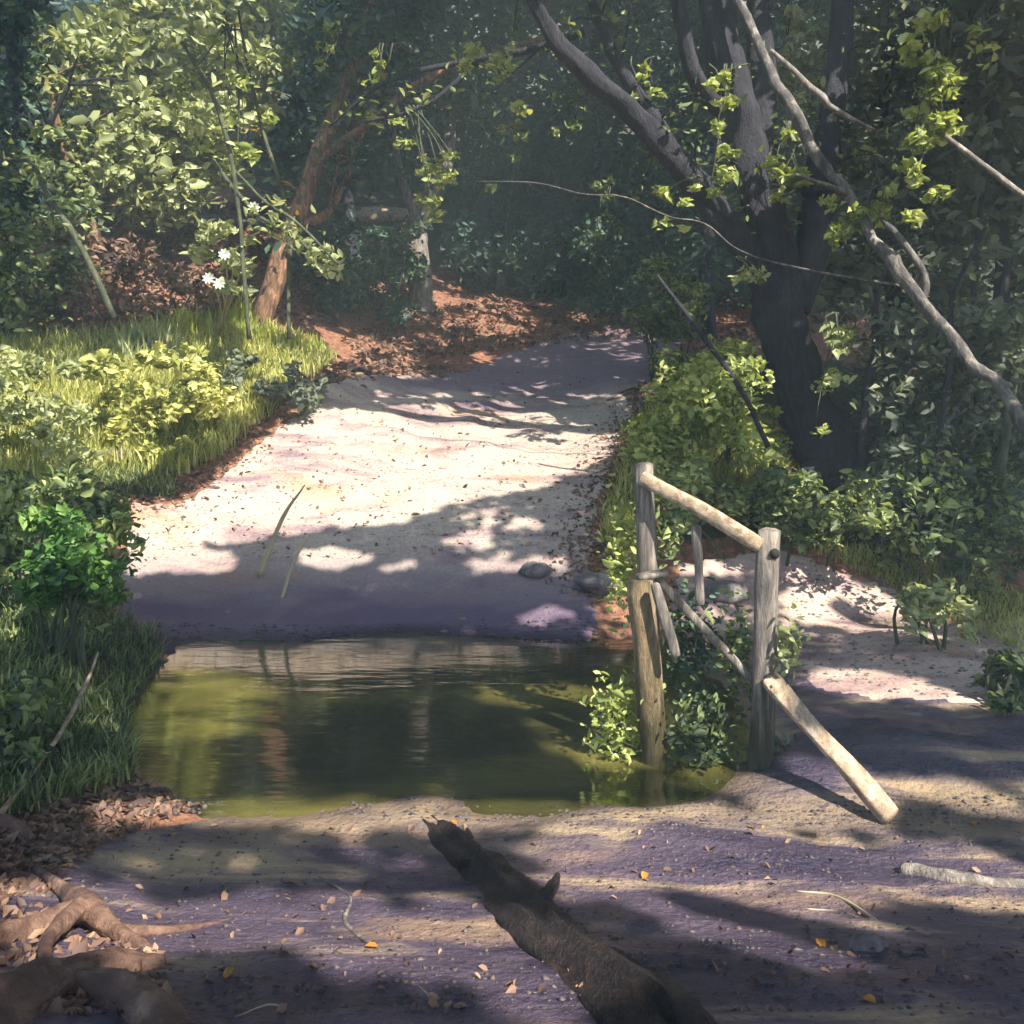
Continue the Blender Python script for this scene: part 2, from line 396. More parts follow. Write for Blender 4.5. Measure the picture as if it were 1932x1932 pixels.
VOLS = [
 ([(60,60),(160,0),(520,0),(540,120),(480,250),(400,370),(230,380),(150,330),(60,240)], 15.2, 17.8, 1.0),
 ([(0,650),(150,640),(260,600),(450,580),(640,670),(560,740),(430,850),(300,890),(190,850),(20,800)], 11, 14.4, .95),
 ([(40,950),(200,950),(200,1120),(90,1150),(40,1100)], 6.9, 8.2, .85),
 ([(1170,540),(1260,480),(1350,540),(1430,640),(1470,830),(1380,870),(1180,880),(1170,800),(1250,700)], 11.3, 13.2, .75),
 ([(1700,40),(1780,40),(1800,300),(1740,420),(1700,300)], 9.2, 10.2, .7),
 ([(1480,20),(1540,20),(1540,240),(1480,240)], 13, 14, .8),
 ([(1440,280),(1520,270),(1500,420),(1450,400)], 10.8, 11.4, .8),
 ([(1330,130),(1370,130),(1380,330),(1330,350)], 10.8, 11.4, .8),
 ([(740,200),(860,200),(860,340),(760,330)], 13.5, 14.5, .8),
 ([(640,0),(720,0),(1000,160),(960,240),(800,250)], 12, 14, .25),
 ([(380,330),(640,420),(640,520),(400,560),(360,450)], 12.5, 14, .5),
 ([(520,440),(580,440),(530,590),(480,590)], 15, 15.6, .9),
 ([(580,250),(620,250),(620,400),(580,400)], 15.4, 15.8, .9),
 ([(780,400),(820,400),(815,560),(780,560)], 17.3, 17.7, .8),
 ([(200,400),(420,380),(420,450),(220,450)], 18.5, 19.5, .6),
 ([(640,385),(780,385),(780,415),(660,420)], 20, 21, .8),
 ([(900,340),(980,340),(970,390),(900,390)], 21, 22, .8),
 ([(1600,380),(1650,400),(1810,620),(1780,650),(1700,530)], 9.6, 10.4, .8),
 ([(1480,110),(1620,220),(1600,240),(1490,150)], 10.5, 11, .9),
 ([(1550,620),(1620,600),(1600,720),(1520,740)], 10.5, 11, .7),
 ([(1550,380),(1700,300),(1700,430),(1560,560)], 10, 11, .45),
 ([(1700,1100),(1800,1100),(1850,1180),(1740,1190)], 9, 9.6, .7),
 ([(1480,890),(1580,900),(1620,980),(1520,980)], 10, 10.8, .5),
 ([(660,460),(760,440),(760,560),(670,570)], 16.5, 17.5, .6),
 ([(980,430),(1070,430),(1060,540),(990,550)], 19, 20, .5),

 ([(640,640),(900,540),(1250,560),(1200,630),(950,650),(720,690)], 18, 26, .35),
]
VOLS2 = [
 ([(1205,870),(1240,870),(1450,990),(1470,1010),(1470,1200),(1430,1200),(1430,1040),(1210,920)], 5.85, 6.4, .9),
 ([(1190,1100),(1250,1100),(1250,1190),(1190,1180)], 5.9, 6.2, 1),
 ([(1130,960),(1200,950),(1200,1140),(1140,1140)], 6.3, 6.7, 1),
 ([(1100,1280),(1200,1290),(1210,1480),(1120,1480)], 6.0, 6.4, 1),
 ([(1290,1330),(1370,1330),(1350,1460),(1300,1460)], 5.9, 6.3, .5),
 ([(1440,1285),(1480,1300),(1690,1530),(1660,1540),(1560,1430)], 5.2, 5.9, .85),
 ([(60,960),(190,1000),(200,1110),(80,1110)], 6.9, 7.8, .9),
]
for pg, a, b, fr in VOLS: light_volume(pg, a, b, fr)
q = poly_px([(1180,170),(1290,330),(1400,480),(1440,600),(1470,800),(1560,900),(1640,890),(1540,700),(1510,560),(1570,300),(1400,200),(1350,330)], 2500); q = W3(q[:, 0], q[:, 1], RNG.uniform(11.7, 12.3, 2500)); shade(q, 1)
# the track and the near bank stay in shade except where the sun patches lie
for pg in [[(230,1215),(230,960),(560,770),(700,690),(960,640),(1250,600),(1250,800),(1150,900),(1120,1215)],[(-100,1500),(2050,1500),(2050,1960),(-100,1960)],[(1480,1205),(1932,1195),(1932,1265),(1480,1265)],[(1480,1350),(1932,1350),(1932,1500),(1480,1500)]]:
    a = np.array(pg, float); lo, hi = a.min(0), a.max(0)
    X, Yy = np.meshgrid(np.arange(lo[0], hi[0], 4), np.arange(lo[1], hi[1], 2)); X = X.ravel(); Yy = Yy.ravel(); k = inpoly(X, Yy, pg)
    p, ok = hit(X[k], Yy[k]); shade(p[ok])
a0, b0 = np.meshgrid(np.linspace(-4, 9, 260), np.linspace(5.3, 9, 90)); shade(np.stack([a0.ravel(), b0.ravel(), 0 * a0.ravel()], 1))
for pg, a, b, fr in VOLS2: light_volume(pg, a, b, fr, k_=0)
light_water()
for pg in GROUND_LIT:
    a = np.array(pg, float); lo, hi = a.min(0), a.max(0)
    X, Yy = np.meshgrid(np.arange(lo[0], hi[0], 3), np.arange(lo[1], hi[1], 1.5)); X = X.ravel(); Yy = Yy.ravel()
    k = inpoly(X + 14 * np.sin(Yy * .35), Yy, pg)
    if k.any():
        p, ok = hit(X[k], Yy[k]); light(p[ok], 0 if hi[1] < 1100 and lo[0] > 600 else (3 if lo[1] > 1605 else 1))

# ------------------------------------------------------------------ materials
M_ground = None
def ground_material():
    m, t = mat('ground_earth')
    v = mapping(t)
    n1 = noise_n(t, .45, 5, .6, v); n2 = noise_n(t, 9, 6, .7, v, .3); n3 = noise_n(t, 55, 4, .65, v)
    litter = ramp(t, [(.3, (.06, .03, .024)), (.48, (.19, .088, .055)), (.6, (.29, .145, .085)), (.72, (.40, .22, .13))]); t.links.new(n2.outputs[0], litter.inputs[0])
    moss = ramp(t, [(.3, (.020, .026, .014)), (.5, (.045, .052, .024)), (.62, (.07, .055, .035)), (.75, (.10, .10, .045))]); t.links.new(n2.outputs[0], moss.inputs[0])
    at = t.nodes.new('ShaderNodeAttribute'); at.attribute_name = 'green'
    f = t.nodes.new('ShaderNodeMath'); f.operation = 'ADD'; t.links.new(at.outputs['Fac'], f.inputs[0])
    r1 = ramp(t, [(.4, (-.25,) * 3), (.6, (.25,) * 3)]); t.links.new(n1.outputs[0], r1.inputs[0]); t.links.new(n1.outputs[0], f.inputs[1])
    f2 = ramp(t, [(.85, (0,) * 3), (1.0, (1,) * 3)]); t.links.new(f.outputs[0], f2.inputs[0])
    c = mixc(t, f2.outputs[0], litter.outputs[0], moss.outputs[0])
    gr = ramp(t, [(.3, (.7,) * 3), (.7, (1.3,) * 3)]); t.links.new(n3.outputs[0], gr.inputs[0])
    c = mixc(t, 1., c, gr.outputs[0], 'MULTIPLY')
    p = t.nodes.new('ShaderNodeBsdfPrincipled'); p.inputs['Roughness'].default_value = .85; p.inputs['Specular IOR Level'].default_value = .2
    t.links.new(c, p.inputs['Base Color'])
    b = t.nodes.new('ShaderNodeBump'); b.inputs['Strength'].default_value = .6; b.inputs['Distance'].default_value = .05
    t.links.new(n2.outputs[0], b.inputs['Height']); b2 = t.nodes.new('ShaderNodeBump'); b2.inputs['Strength'].default_value = .5; b2.inputs['Distance'].default_value = .02
    t.links.new(n3.outputs[0], b2.inputs['Height']); t.links.new(b.outputs[0], b2.inputs['Normal']); t.links.new(b2.outputs[0], p.inputs['Normal'])
    o = t.nodes.new('ShaderNodeOutputMaterial'); t.links.new(p.outputs[0], o.inputs[0])
    return m
def path_material(name, dry, mid, wet, r_dry=.85, r_wet=.35, thr=(.40, .52, .62), warm=(.42, .25, .13), margin=False, sand=False, grain=1.0):
    m, t = mat(name)
    v = mapping(t, (1, 1.0, 1)); vs = mapping(t, (.55, 1.6, 1), (0, 0, .25))
    n1 = noise_n(t, 1.3, 6, .62, vs, .6); n2 = noise_n(t, 22, 5, .7, v); n3 = noise_n(t, .9, 3, .5, mapping(t, (.6, 1.5, 1), (0, 0, 0)))
    vo = t.nodes.new('ShaderNodeTexVoronoi'); vo.inputs['Scale'].default_value = 26; t.links.new(v, vo.inputs['Vector'])
    r = ramp(t, [(thr[0], dry), (thr[1], mid), (thr[2], wet)]); t.links.new(n1.outputs[0], r.inputs[0])
    wr = ramp(t, [(.58, (0,) * 3), (.7, (.55,) * 3)]); t.links.new(n3.outputs[0], wr.inputs[0])
    c = mixc(t, wr.outputs[0], r.outputs[0], warm)
    gr = ramp(t, [(.3, (.75,) * 3), (.68, (1.2,) * 3)]); t.links.new(n2.outputs[0], gr.inputs[0])
    c = mixc(t, 1., c, gr.outputs[0], 'MULTIPLY')
    pr = ramp(t, [(.0, (1.1,) * 3), (.35, (.92,) * 3)]); t.links.new(vo.outputs['Distance'], pr.inputs[0])
    c = mixc(t, 1., c, pr.outputs[0], 'MULTIPLY')
    if margin:  # wet ford edge, carried further up as shade put into the colour
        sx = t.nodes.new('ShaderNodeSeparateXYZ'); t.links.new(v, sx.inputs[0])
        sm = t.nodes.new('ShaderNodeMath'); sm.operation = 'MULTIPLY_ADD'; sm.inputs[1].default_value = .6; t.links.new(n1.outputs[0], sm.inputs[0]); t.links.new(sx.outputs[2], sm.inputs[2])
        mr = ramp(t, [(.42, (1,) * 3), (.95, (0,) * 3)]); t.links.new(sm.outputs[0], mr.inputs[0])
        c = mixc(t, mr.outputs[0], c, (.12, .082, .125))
    if sand:
        sx = t.nodes.new('ShaderNodeSeparateXYZ'); t.links.new(v, sx.inputs[0])
        sm = t.nodes.new('ShaderNodeMath'); sm.operation = 'MULTIPLY_ADD'; sm.inputs[1].default_value = .35; t.links.new(n1.outputs[0], sm.inputs[0]); t.links.new(sx.outputs[2], sm.inputs[2])
        mr = ramp(t, [(.15, (1,) * 3), (.27, (0,) * 3)]); t.links.new(sm.outputs[0], mr.inputs[0])
        c = mixc(t, mr.outputs[0], c, (.42, .31, .18))
    sz = t.nodes.new('ShaderNodeSeparateXYZ'); t.links.new(v, sz.inputs[0])
    if margin:   # shade over the upper track put into the soil colour
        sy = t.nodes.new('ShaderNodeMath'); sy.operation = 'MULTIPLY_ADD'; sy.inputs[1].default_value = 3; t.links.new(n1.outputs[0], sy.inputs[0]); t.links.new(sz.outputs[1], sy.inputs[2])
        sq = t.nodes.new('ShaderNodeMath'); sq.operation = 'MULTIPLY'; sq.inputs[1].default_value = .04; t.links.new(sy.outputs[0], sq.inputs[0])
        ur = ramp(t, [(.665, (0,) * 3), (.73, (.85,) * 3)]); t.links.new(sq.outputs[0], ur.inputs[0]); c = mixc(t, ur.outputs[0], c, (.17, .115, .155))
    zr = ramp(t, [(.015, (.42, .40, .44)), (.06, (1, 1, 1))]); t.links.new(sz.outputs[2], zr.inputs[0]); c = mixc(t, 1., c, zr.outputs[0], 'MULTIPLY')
    p = t.nodes.new('ShaderNodeBsdfPrincipled'); p.inputs['Specular IOR Level'].default_value = .4
    t.links.new(c, p.inputs['Base Color'])
    rr = ramp(t, [(thr[0], (r_dry,) * 3), (thr[2], (r_wet,) * 3)]); t.links.new(n1.outputs[0], rr.inputs[0]); t.links.new(rr.outputs[0], p.inputs['Roughness'])
    b = t.nodes.new('ShaderNodeBump'); b.inputs['Strength'].default_value = min(1, .5 * grain); b.inputs['Distance'].default_value = .03 * grain
    t.links.new(n2.outputs[0], b.inputs['Height'])
    b2 = t.nodes.new('ShaderNodeBump'); b2.inputs['Strength'].default_value = .3; b2.inputs['Distance'].default_value = .02; b2.invert = True
    t.links.new(vo.outputs['Distance'], b2.inputs['Height']); t.links.new(b.outputs[0], b2.inputs['Normal']); t.links.new(b2.outputs[0], p.inputs['Normal'])
    o = t.nodes.new('ShaderNodeOutputMaterial'); t.links.new(p.outputs[0], o.inputs[0])
    return m
def water_material():
    m, t = mat('stream_water')
    v = mapping(t, (.4, 1.7, 1))
    n = noise_n(t, 1.8, 3, .5, v, .4); n2 = noise_n(t, 9, 3, .5, v)
    ad = t.nodes.new('ShaderNodeMath'); ad.operation = 'MULTIPLY_ADD'; ad.inputs[1].default_value = .25
    t.links.new(n2.outputs[0], ad.inputs[0]); t.links.new(n.outputs[0], ad.inputs[2])
    b = t.nodes.new('ShaderNodeBump'); b.inputs['Strength'].default_value = .16; b.inputs['Distance'].default_value = .04
    t.links.new(ad.outputs[0], b.inputs['Height'])
    gl = t.nodes.new('ShaderNodeBsdfGlossy'); gl.inputs['Roughness'].default_value = .07; gl.inputs['Color'].default_value = (1, 1, .95, 1)
    t.links.new(b.outputs[0], gl.inputs['Normal'])
    tr_ = t.nodes.new('ShaderNodeBsdfTransparent'); tr_.inputs[0].default_value = (.50, .44, .36, 1)
    sd = t.nodes.new('ShaderNodeBsdfDiffuse'); ns = noise_n(t, .8, 4, .55, mapping(t, (.5, 1.6, 1)), .4)
    sr = ramp(t, [(.3, (.05, .055, .03)), (.5, (.12, .12, .035)), (.68, (.52, .46, .12))]); t.links.new(ns.outputs[0], sr.inputs[0]); t.links.new(sr.outputs[0], sd.inputs[0])
    tr = t.nodes.new('ShaderNodeMixShader'); tr.inputs[0].default_value = .22; t.links.new(tr_.outputs[0], tr.inputs[1]); t.links.new(sd.outputs[0], tr.inputs[2])
    fr = t.nodes.new('ShaderNodeFresnel'); fr.inputs['IOR'].default_value = 3.0; t.links.new(b.outputs[0], fr.inputs['Normal'])
    mx = t.nodes.new('ShaderNodeMixShader'); t.links.new(fr.outputs[0], mx.inputs[0]); t.links.new(tr.outputs[0], mx.inputs[1]); t.links.new(gl.outputs[0], mx.inputs[2])
    o = t.nodes.new('ShaderNodeOutputMaterial'); t.links.new(mx.outputs[0], o.inputs[0]); return m

M_ground = ground_material()
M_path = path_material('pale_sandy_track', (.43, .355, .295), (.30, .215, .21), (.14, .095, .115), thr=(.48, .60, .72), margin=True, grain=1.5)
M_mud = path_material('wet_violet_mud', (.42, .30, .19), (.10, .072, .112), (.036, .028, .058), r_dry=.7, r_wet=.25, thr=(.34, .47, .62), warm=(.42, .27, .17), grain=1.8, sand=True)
M_bar = path_material('pinkish_gravel', (.46, .34, .28), (.34, .23, .21), (.17, .11, .125), thr=(.44, .56, .7))
M_lip = path_material('tan_wet_sand', (.44, .33, .22), (.32, .23, .16), (.16, .12, .12), thr=(.42, .55, .68))
M_water = water_material()
M_bark_dark = rough_mat('dark_violet_bark', [(.014, .015, .022), (.026, .025, .036), (.05, .043, .05)], 5, (3, 3, .7), .8, .9, 22, bdist=.05)
M_bark_grey = rough_mat('pale_grey_bark', [(.06, .055, .05), (.15, .13, .115), (.33, .29, .25)], 5, (3, 3, .8), .75, .7, 22)
M_bark_mid = rough_mat('mottled_grey_bark', [(.035, .032, .034), (.09, .08, .075), (.26, .23, .19)], 4, (3, 3, 1.2), .75, .8, 22)
M_bark_brown = rough_mat('warm_brown_bark', [(.05, .03, .022), (.16, .085, .05), (.38, .22, .12)], 5, (3, 3, .8), .75, .7, 22)
M_bark_green = rough_mat('mossy_green_bark', [(.03, .035, .025), (.06, .07, .04), (.13, .13, .08)], 5, (3, 3, .8), .8, .7, 22)
M_timber = rough_mat('weathered_grey_timber', [(.07, .06, .055), (.17, .145, .125), (.36, .31, .25)], 5, (6, 6, .8), .75, .6, 26, mid=.5, dark_foot=True)
M_rail = rough_mat('sun_bleached_rail_timber', [(.16, .11, .07), (.34, .25, .17), (.55, .44, .33)], 4, (5, 1.2, 5), .75, .5, 26)
M_moss_timber = rough_mat('mossy_brown_timber', [(.08, .07, .035), (.2, .14, .08), (.36, .28, .18)], 4, (5, 5, 1), .8, .6, 26, dark_foot=True)
M_black = rough_mat('black_knot', [(.01, .01, .01), (.02, .018, .015)], 20)
M_wetlog = rough_mat('wet_dark_log', [(.008, .007, .010), (.020, .015, .018), (.055, .034, .026)], 5, (2.2, 1.0, 2), .6, 1.0, 24, rough2=.4, bdist=.06, gran=.6)
M_grit = rough_mat('brown_wet_pebbles', [(.03, .026, .03), (.07, .055, .055), (.14, .11, .09)], 9, (1, 1, 1), .5, .4, 30)
M_root = rough_mat('reddish_root_bark', [(.05, .028, .022), (.11, .06, .045), (.24, .15, .10)], 5, (1, 1, 1), .7, .7, 25)
M_stone = rough_mat('grey_brown_stone', [(.06, .055, .06), (.14, .12, .115), (.26, .22, .2)], 7, (1, 1, 1), .7, .6, 30)
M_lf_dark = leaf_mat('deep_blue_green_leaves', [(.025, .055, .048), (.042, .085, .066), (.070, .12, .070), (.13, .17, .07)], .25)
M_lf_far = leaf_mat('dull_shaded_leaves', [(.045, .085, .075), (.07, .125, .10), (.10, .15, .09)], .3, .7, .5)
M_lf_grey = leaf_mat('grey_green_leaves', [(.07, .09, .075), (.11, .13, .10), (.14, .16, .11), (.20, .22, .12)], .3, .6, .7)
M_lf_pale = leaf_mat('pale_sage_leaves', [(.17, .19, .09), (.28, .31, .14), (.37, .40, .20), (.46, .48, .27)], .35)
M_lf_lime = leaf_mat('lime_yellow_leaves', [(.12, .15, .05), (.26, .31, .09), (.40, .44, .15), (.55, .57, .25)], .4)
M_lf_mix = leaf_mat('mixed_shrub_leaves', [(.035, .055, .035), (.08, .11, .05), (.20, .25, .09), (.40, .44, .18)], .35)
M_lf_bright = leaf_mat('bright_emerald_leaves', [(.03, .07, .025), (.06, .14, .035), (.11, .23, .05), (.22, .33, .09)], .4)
M_lf_emer = leaf_mat('cool_green_leaves', [(.02, .06, .035), (.06, .15, .07), (.15, .30, .14)], .35)
M_lf_autumn = leaf_mat('orange_autumn_leaves', [(.35, .10, .03), (.55, .24, .05), (.5, .38, .10)], .4)
M_grass = leaf_mat('sunny_meadow_grass', [(.14, .16, .05), (.29, .31, .09), (.44, .44, .14), (.58, .56, .22)], .35, .6, .9)
M_grass_y = leaf_mat('yellow_grass', [(.16, .20, .03), (.34, .36, .06), (.5, .48, .12)], .4, .6, .9)
M_dry = leaf_mat('dry_straw_stems', [(.22, .17, .10), (.4, .33, .2), (.52, .46, .32)], .2)
M_white = leaf_mat('white_petals', [(.55, .62, .55), (.75, .78, .7)], .3)
M_litter = leaf_mat('brown_leaf_litter', [(.07, .042, .038), (.13, .072, .055), (.20, .12, .08), (.30, .20, .13)], .1, .7, 3)

# ------------------------------------------------------------------ ground sheets
# far track: from the ford up the hill, bending right at the crest
trackL = [P(150,1230,8.3), P(215,1090,9.75), P(215,985,10.9), P(345,945,11.25), P(470,850,12.7), P(570,785,14.3), P(670,745,15.8), P(850,706,18), P(1010,664,21), P(1160,622,25), P(1300,600,27)]
trackR = [P(1150,1230,8.3), P(1130,1120,9.6), P(1120,1020,10.5), P(1150,900,12), P(1190,800,14), P(1250,745,16), P(1260,690,18.3), P(1290,645,21), P(1330,610,24)]
poly_track = [(p[0], p[1]) for p in trackL] + [(p[0], p[1]) for p in trackR[::-1]]
TRK = poly_track
def inreg(x, y, pts): return inpoly(x, y, pts)
nv = GX.size; me = bpy.data.meshes.new('ground')
me.vertices.add(nv); me.vertices.foreach_set('co', np.stack([GX, GY, GZ], -1).astype(np.float32).ravel())
ny, nx = GX.shape; ii = (np.arange(ny - 1)[:, None] * nx + np.arange(nx - 1)[None]).ravel()
q = np.stack([ii, ii + 1, ii + nx + 1, ii + nx], 1)
me.loops.add(q.size); me.loops.foreach_set('vertex_index', q.ravel().astype(np.int32))
me.polygons.add(len(q)); me.polygons.foreach_set('loop_start', np.arange(0, q.size, 4, dtype=np.int32)); me.update(calc_edges=True)
me.polygons.foreach_set('use_smooth', [True] * len(q))
PXg = PW / 2 + GX / np.maximum(GY, .5) * F; 
PYg = HZ + (EYE - GZ) / np.maximum(GY, .5) * F
gr = np.zeros(nv)
Lx, Ly = GX.ravel(), GY.ravel()
gr += .55 * ((Lx < -2.2) & (Ly > 6.5) & (Ly < 16)) + .55 * ((Lx > 1.9) & (Ly > 10.5) & (Ly < 19)) + 1.0 * (Ly > 27) + .3 * ((Lx < -2.5) & (Ly < 6.5)) 
NT = lambda x, y: ~(inpoly(x + .75, y, TRK) | inpoly(x - .55, y, TRK) | inpoly(x, y - .5, TRK))
gr = gr * NT(Lx, Ly)
at = me.attributes.new('green', 'FLOAT', 'POINT'); at.data.foreach_set('value', gr.astype(np.float32))
link('ground', me, M_ground)['kind'] = 'structure'

def sheet(name, m, inside, xr, yr, step, lift=.012):
    xs = np.arange(xr[0], xr[1], step); ys = np.arange(yr[0], yr[1], step)
    X, Y = np.meshgrid(xs, ys); k = inside(X, Y)
    Z = zat(X, Y) + lift
    # sink the rim so the edge blends into the soil
    kk = k.copy()
    e = np.zeros_like(k); e[1:-1, 1:-1] = k[1:-1, 1:-1] & ~(k[:-2, 1:-1] & k[2:, 1:-1] & k[1:-1, :-2] & k[1:-1, 2:])
    Z = np.where(e, Z - lift * 2.2, Z)
    f = k[:-1, :-1] & k[1:, :-1] & k[:-1, 1:] & k[1:, 1:]
    idx = -np.ones(X.shape, int); used = np.zeros(X.shape, bool)
    for a in (0, 1):
        for b in (0, 1): used[a:X.shape[0]-1+a, b:X.shape[1]-1+b] |= f
    idx[used] = np.arange(used.sum())
    i, j = np.nonzero(f)
    fs = np.stack([idx[i, j], idx[i, j+1], idx[i+1, j+1], idx[i+1, j]], 1)
    me = bpy.data.meshes.new(name); me.from_pydata(np.stack([X[used], Y[used], Z[used]], 1).tolist(), [], fs.tolist())
    me.polygons.foreach_set('use_smooth', [True] * len(me.polygons))
    o = link(name, me, m); o['kind'] = 'structure'; return o
def edge_noise(X, Y, s=1.2, a=.25):
    o = np.zeros(X.shape)
    for i in range(X.shape[0]):
        for j in range(X.shape[1]): o[i, j] = noise.fractal(Vector((X[i, j] * s, Y[i, j] * s, 7)), 1, 2, 3)
    return o * a
def in_track(X, Y):
    nx_ = edge_noise(X, Y, 1.1, .22); return inpoly(X + nx_, Y + nx_, poly_track)
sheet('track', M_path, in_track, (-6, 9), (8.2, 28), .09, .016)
poly_mud = [(-1.75,5.5),(-2.3,4.9),(-2.6,3.5),(-2.8,2),(-3,-3),(4,-3),(4.5,2),(5,4),(6.5,5.6),(6.5,7.0),(4.5,8.6),(1.2,8.6),(.8,7.6),(0,7.0),(-1.9,6.7)]
def in_mud(X, Y):
    nx_ = edge_noise(X, Y, 1.6, .25); return inpoly(X + nx_, Y + nx_, poly_mud)
sheet('muddy_path', M_mud, in_mud, (-3.6, 6.6), (-2, 8.7), .07, .014)
poly_rs = [(p[0], p[1]) for p in [P(1470,1050,10.45),P(1560,1062,10.3),P(1700,1110,10.1),P(1800,1180,9.4),P(1960,1190,9.3),P(2100,1300,7.6),P(2100,1360,6.8),P(1850,1350,6.8),P(1650,1325,7.0),P(1500,1290,7.5),P(1470,1250,8.0),P(1380,1210,8.6),P(1250,1180,9.2),P(1260,1060,10.2)]]
sheet('sandy_shore', M_bar, lambda X, Y: inpoly(X + edge_noise(X, Y, 2, .15), Y, poly_rs), (1.2, 6.4), (6.5, 11), .06, .018)
# the stream
mb = MB(); xs = np.linspace(-9, 16, 60); ys = np.linspace(5.0, 10.2, 30)
mb.add([(x, y, .0) for y in ys for x in xs], [(i*60+j, i*60+j+1, (i+1)*60+j+1, (i+1)*60+j) for i in range(29) for j in range(59)])
o = mb.build('stream', M_water); o['kind'] = 'structure'

# ------------------------------------------------------------------ trees
def px_limb(pts):
    """(px, py, Y, radius in px) -> world limb"""
    return [np.array([*P(a, b, Y), r * Y / F]) for a, b, Y, r in pts]
def grow_twigs(mb, limb, n, ln=(.4, 1.1), r=.012, up=.3):
    ends = []
    for _ in range(n):
        p = limb[rnd.randrange(max(1, len(limb) // 3), len(limb))]
        d = np.array([rnd.gauss(0, 1), rnd.gauss(0, .8), rnd.gauss(up, .6)]); d /= np.linalg.norm(d); L = rnd.uniform(*ln)
        a = p[:3]; b = a + d * L * .5 + np.array([rnd.gauss(0, .06), 0, .05]); c = a + d * L + np.array([0, 0, -.08])
        tube(mb, [(*a, min(r * 1.6, p[3] * .7)), (*b, r), (*c, r * .35)], 3, 5, .02); ends += [b, c]
    return ends
# canopy, placed overhead to block the sun: every clump hangs from a limb of the tree that owns it
BIG = P(1575, 890, 12.0)
owners = {'big': (BIG[0], BIG[1]), 'a': (8.6, 3.6), 'b': (11.5, 9.5), 'c': (12.0, 18.0), 'd': (-8.8, 5.5), 'e': (-10.5, 13.5), 'f': (6.2, -2.5), 'j': (-2.5, -9.0), 'k': (6.5, -10.5), 'g': (5.5, 26.5), 'h': (-3.5, 25.5), 'i': (-11, 23)}
keys = list(owners); opos = np.array([owners[k] for k in keys])
cl = {k: [] for k in keys}
for x in np.arange(-9, 17, .9):
    for y in np.arange(-11, 35, .9):
        xx, yy = x + rnd.uniform(-.4, .4), y + rnd.uniform(-.4, .4)
        if yy < -2 and xx < -4: continue
        base = max(float(zat(xx, yy)), 0)
        z = base + rnd.uniform(6.6, 9.4) + max(0, (yy - 10)) * .12
        # stay above the top of what the view takes in
        z = max(z, EYE + (HZ + 60) / F * yy + rnd.uniform(0, 1.2))
        if z > 27: continue
        k = keys[int(np.argmin(((opos - [xx, yy]) ** 2).sum(1)))]
        cl[k].append(np.array([xx, yy, z]))
def canopy(key, parent, mb_trunk, top, m):
    cs = cl[key]
    if not cs: return
    pts = []
    for i, c in enumerate(cs):
        if i % 3 == 0:
            t = np.array(top, float); a = t + (c - t) * .5 + np.array([0, 0, .5 * rnd.random()])
            sm = np.array([t + (a - t) * u for u in np.linspace(.15, 1, 12)] + [a + (c - a) * u for u in np.linspace(0, 1, 12)]); ci, cj = cell(sm)
            if MASK[ci, cj].mean() < .03: tube(mb_trunk, [(*t, .09), (*a, .05), (*c, .012)], 4, 5, .05)
        nl = 210 if key in 'adfjk' else 105
        g = unit(RNG.normal(size=(nl, 3))) * (RNG.uniform(0, 1, nl) ** .45)[:, None] * np.array([.95, .95, .5])
        pts.append(c + g)
    p = np.concatenate(pts); i, j = cell(p); p = p[~MASK[i, j]]  # leaves left out wherever they would cover a chosen sun patch
    nn = RNG.normal(size=(len(p), 3)) * .35 + SUN
    dd = RNG.normal(size=(len(p), 3)); dd[:, 2] *= .4
    kz = .66 if key in 'adfjk' else 1
    leaves_mesh('crown', p, RNG.uniform(.24, .42, len(p)) * kz, RNG.uniform(.16, .27, len(p)) * kz, dd, nn, .2, m, parent)

# the big dark forked tree
t = empty('forked_tree', BIG, 'big dark forked tree leaning left on the right bank behind the railing', 'tree')
mb = MB()
trunk = px_limb([(1600,925,11.9,98),(1572,885,12,72),(1540,810,12,54),(1505,720,12,47),(1480,630,12,45),(1465,560,12,46),(1455,500,12,40)])
tube(mb, trunk, 14, 44, .10, 0, 1, .13)
for a in [[(1600,900,11.8,40),(1650,925,11.5,26),(1720,960,11.3,10)],[(1550,890,11.7,34),(1510,915,11.4,20),(1480,935,11.2,8)],[(1600,890,12.2,34),(1680,900,12.5,18),(1740,905,12.8,8)]]:
    tube(mb, px_limb(a), 5, 9, .1)
L_ = [
 [(1465,560,12,34),(1425,490,12,31),(1370,420,11.9,27),(1310,345,11.8,25),(1250,275,11.6,24),(1180,200,11.4,20),(1110,140,11.2,20),(1045,70,11,16),(990,-40,10.8,13),(950,-160,10.6,9)],
 [(1465,545,12,34),(1450,450,12,32),(1425,350,12.1,36),(1400,240,12.2,38),(1370,120,12.3,36),(1345,-20,12.4,32),(1330,-180,12.5,24)],
 [(1475,550,12,28),(1480,470,12,22),(1455,370,12.2,20),(1440,260,12.4,24),(1440,140,12.6,24),(1430,0,12.8,20),(1420,-150,13,14)],
 [(1490,580,12,36),(1525,500,12.1,32),(1540,420,12.1,30),(1548,330,12.2,30),(1568,220,12.3,23),(1585,110,12.4,21),(1592,0,12.5,20),(1600,-160,12.6,16)],
 [(1290,330,11.8,14),(1240,230,11.9,14),(1170,130,12,12),(1130,40,12.1,10),(1100,-60,12.2,8)],
 [(1400,240,12.2,18),(1320,160,12,16),(1290,60,11.9,14),(1270,-60,11.8,12)],
]
for a in L_: tube(mb, px_limb(a), 9, 26, .09, .12, 1, .11)
ends = []
for a in (L_[0], L_[1], L_[3], L_[4]): ends += grow_twigs(mb, px_limb(a), 7, (.5, 1.2), .011)
canopy('big', t, mb, P(1345, -100, 12.4), M_lf_dark)
mb.build('trunk', M_bark_dark, t)
sp = []
for c in ends: sp.append(c + RNG.normal(size=(16, 3)) * .16)
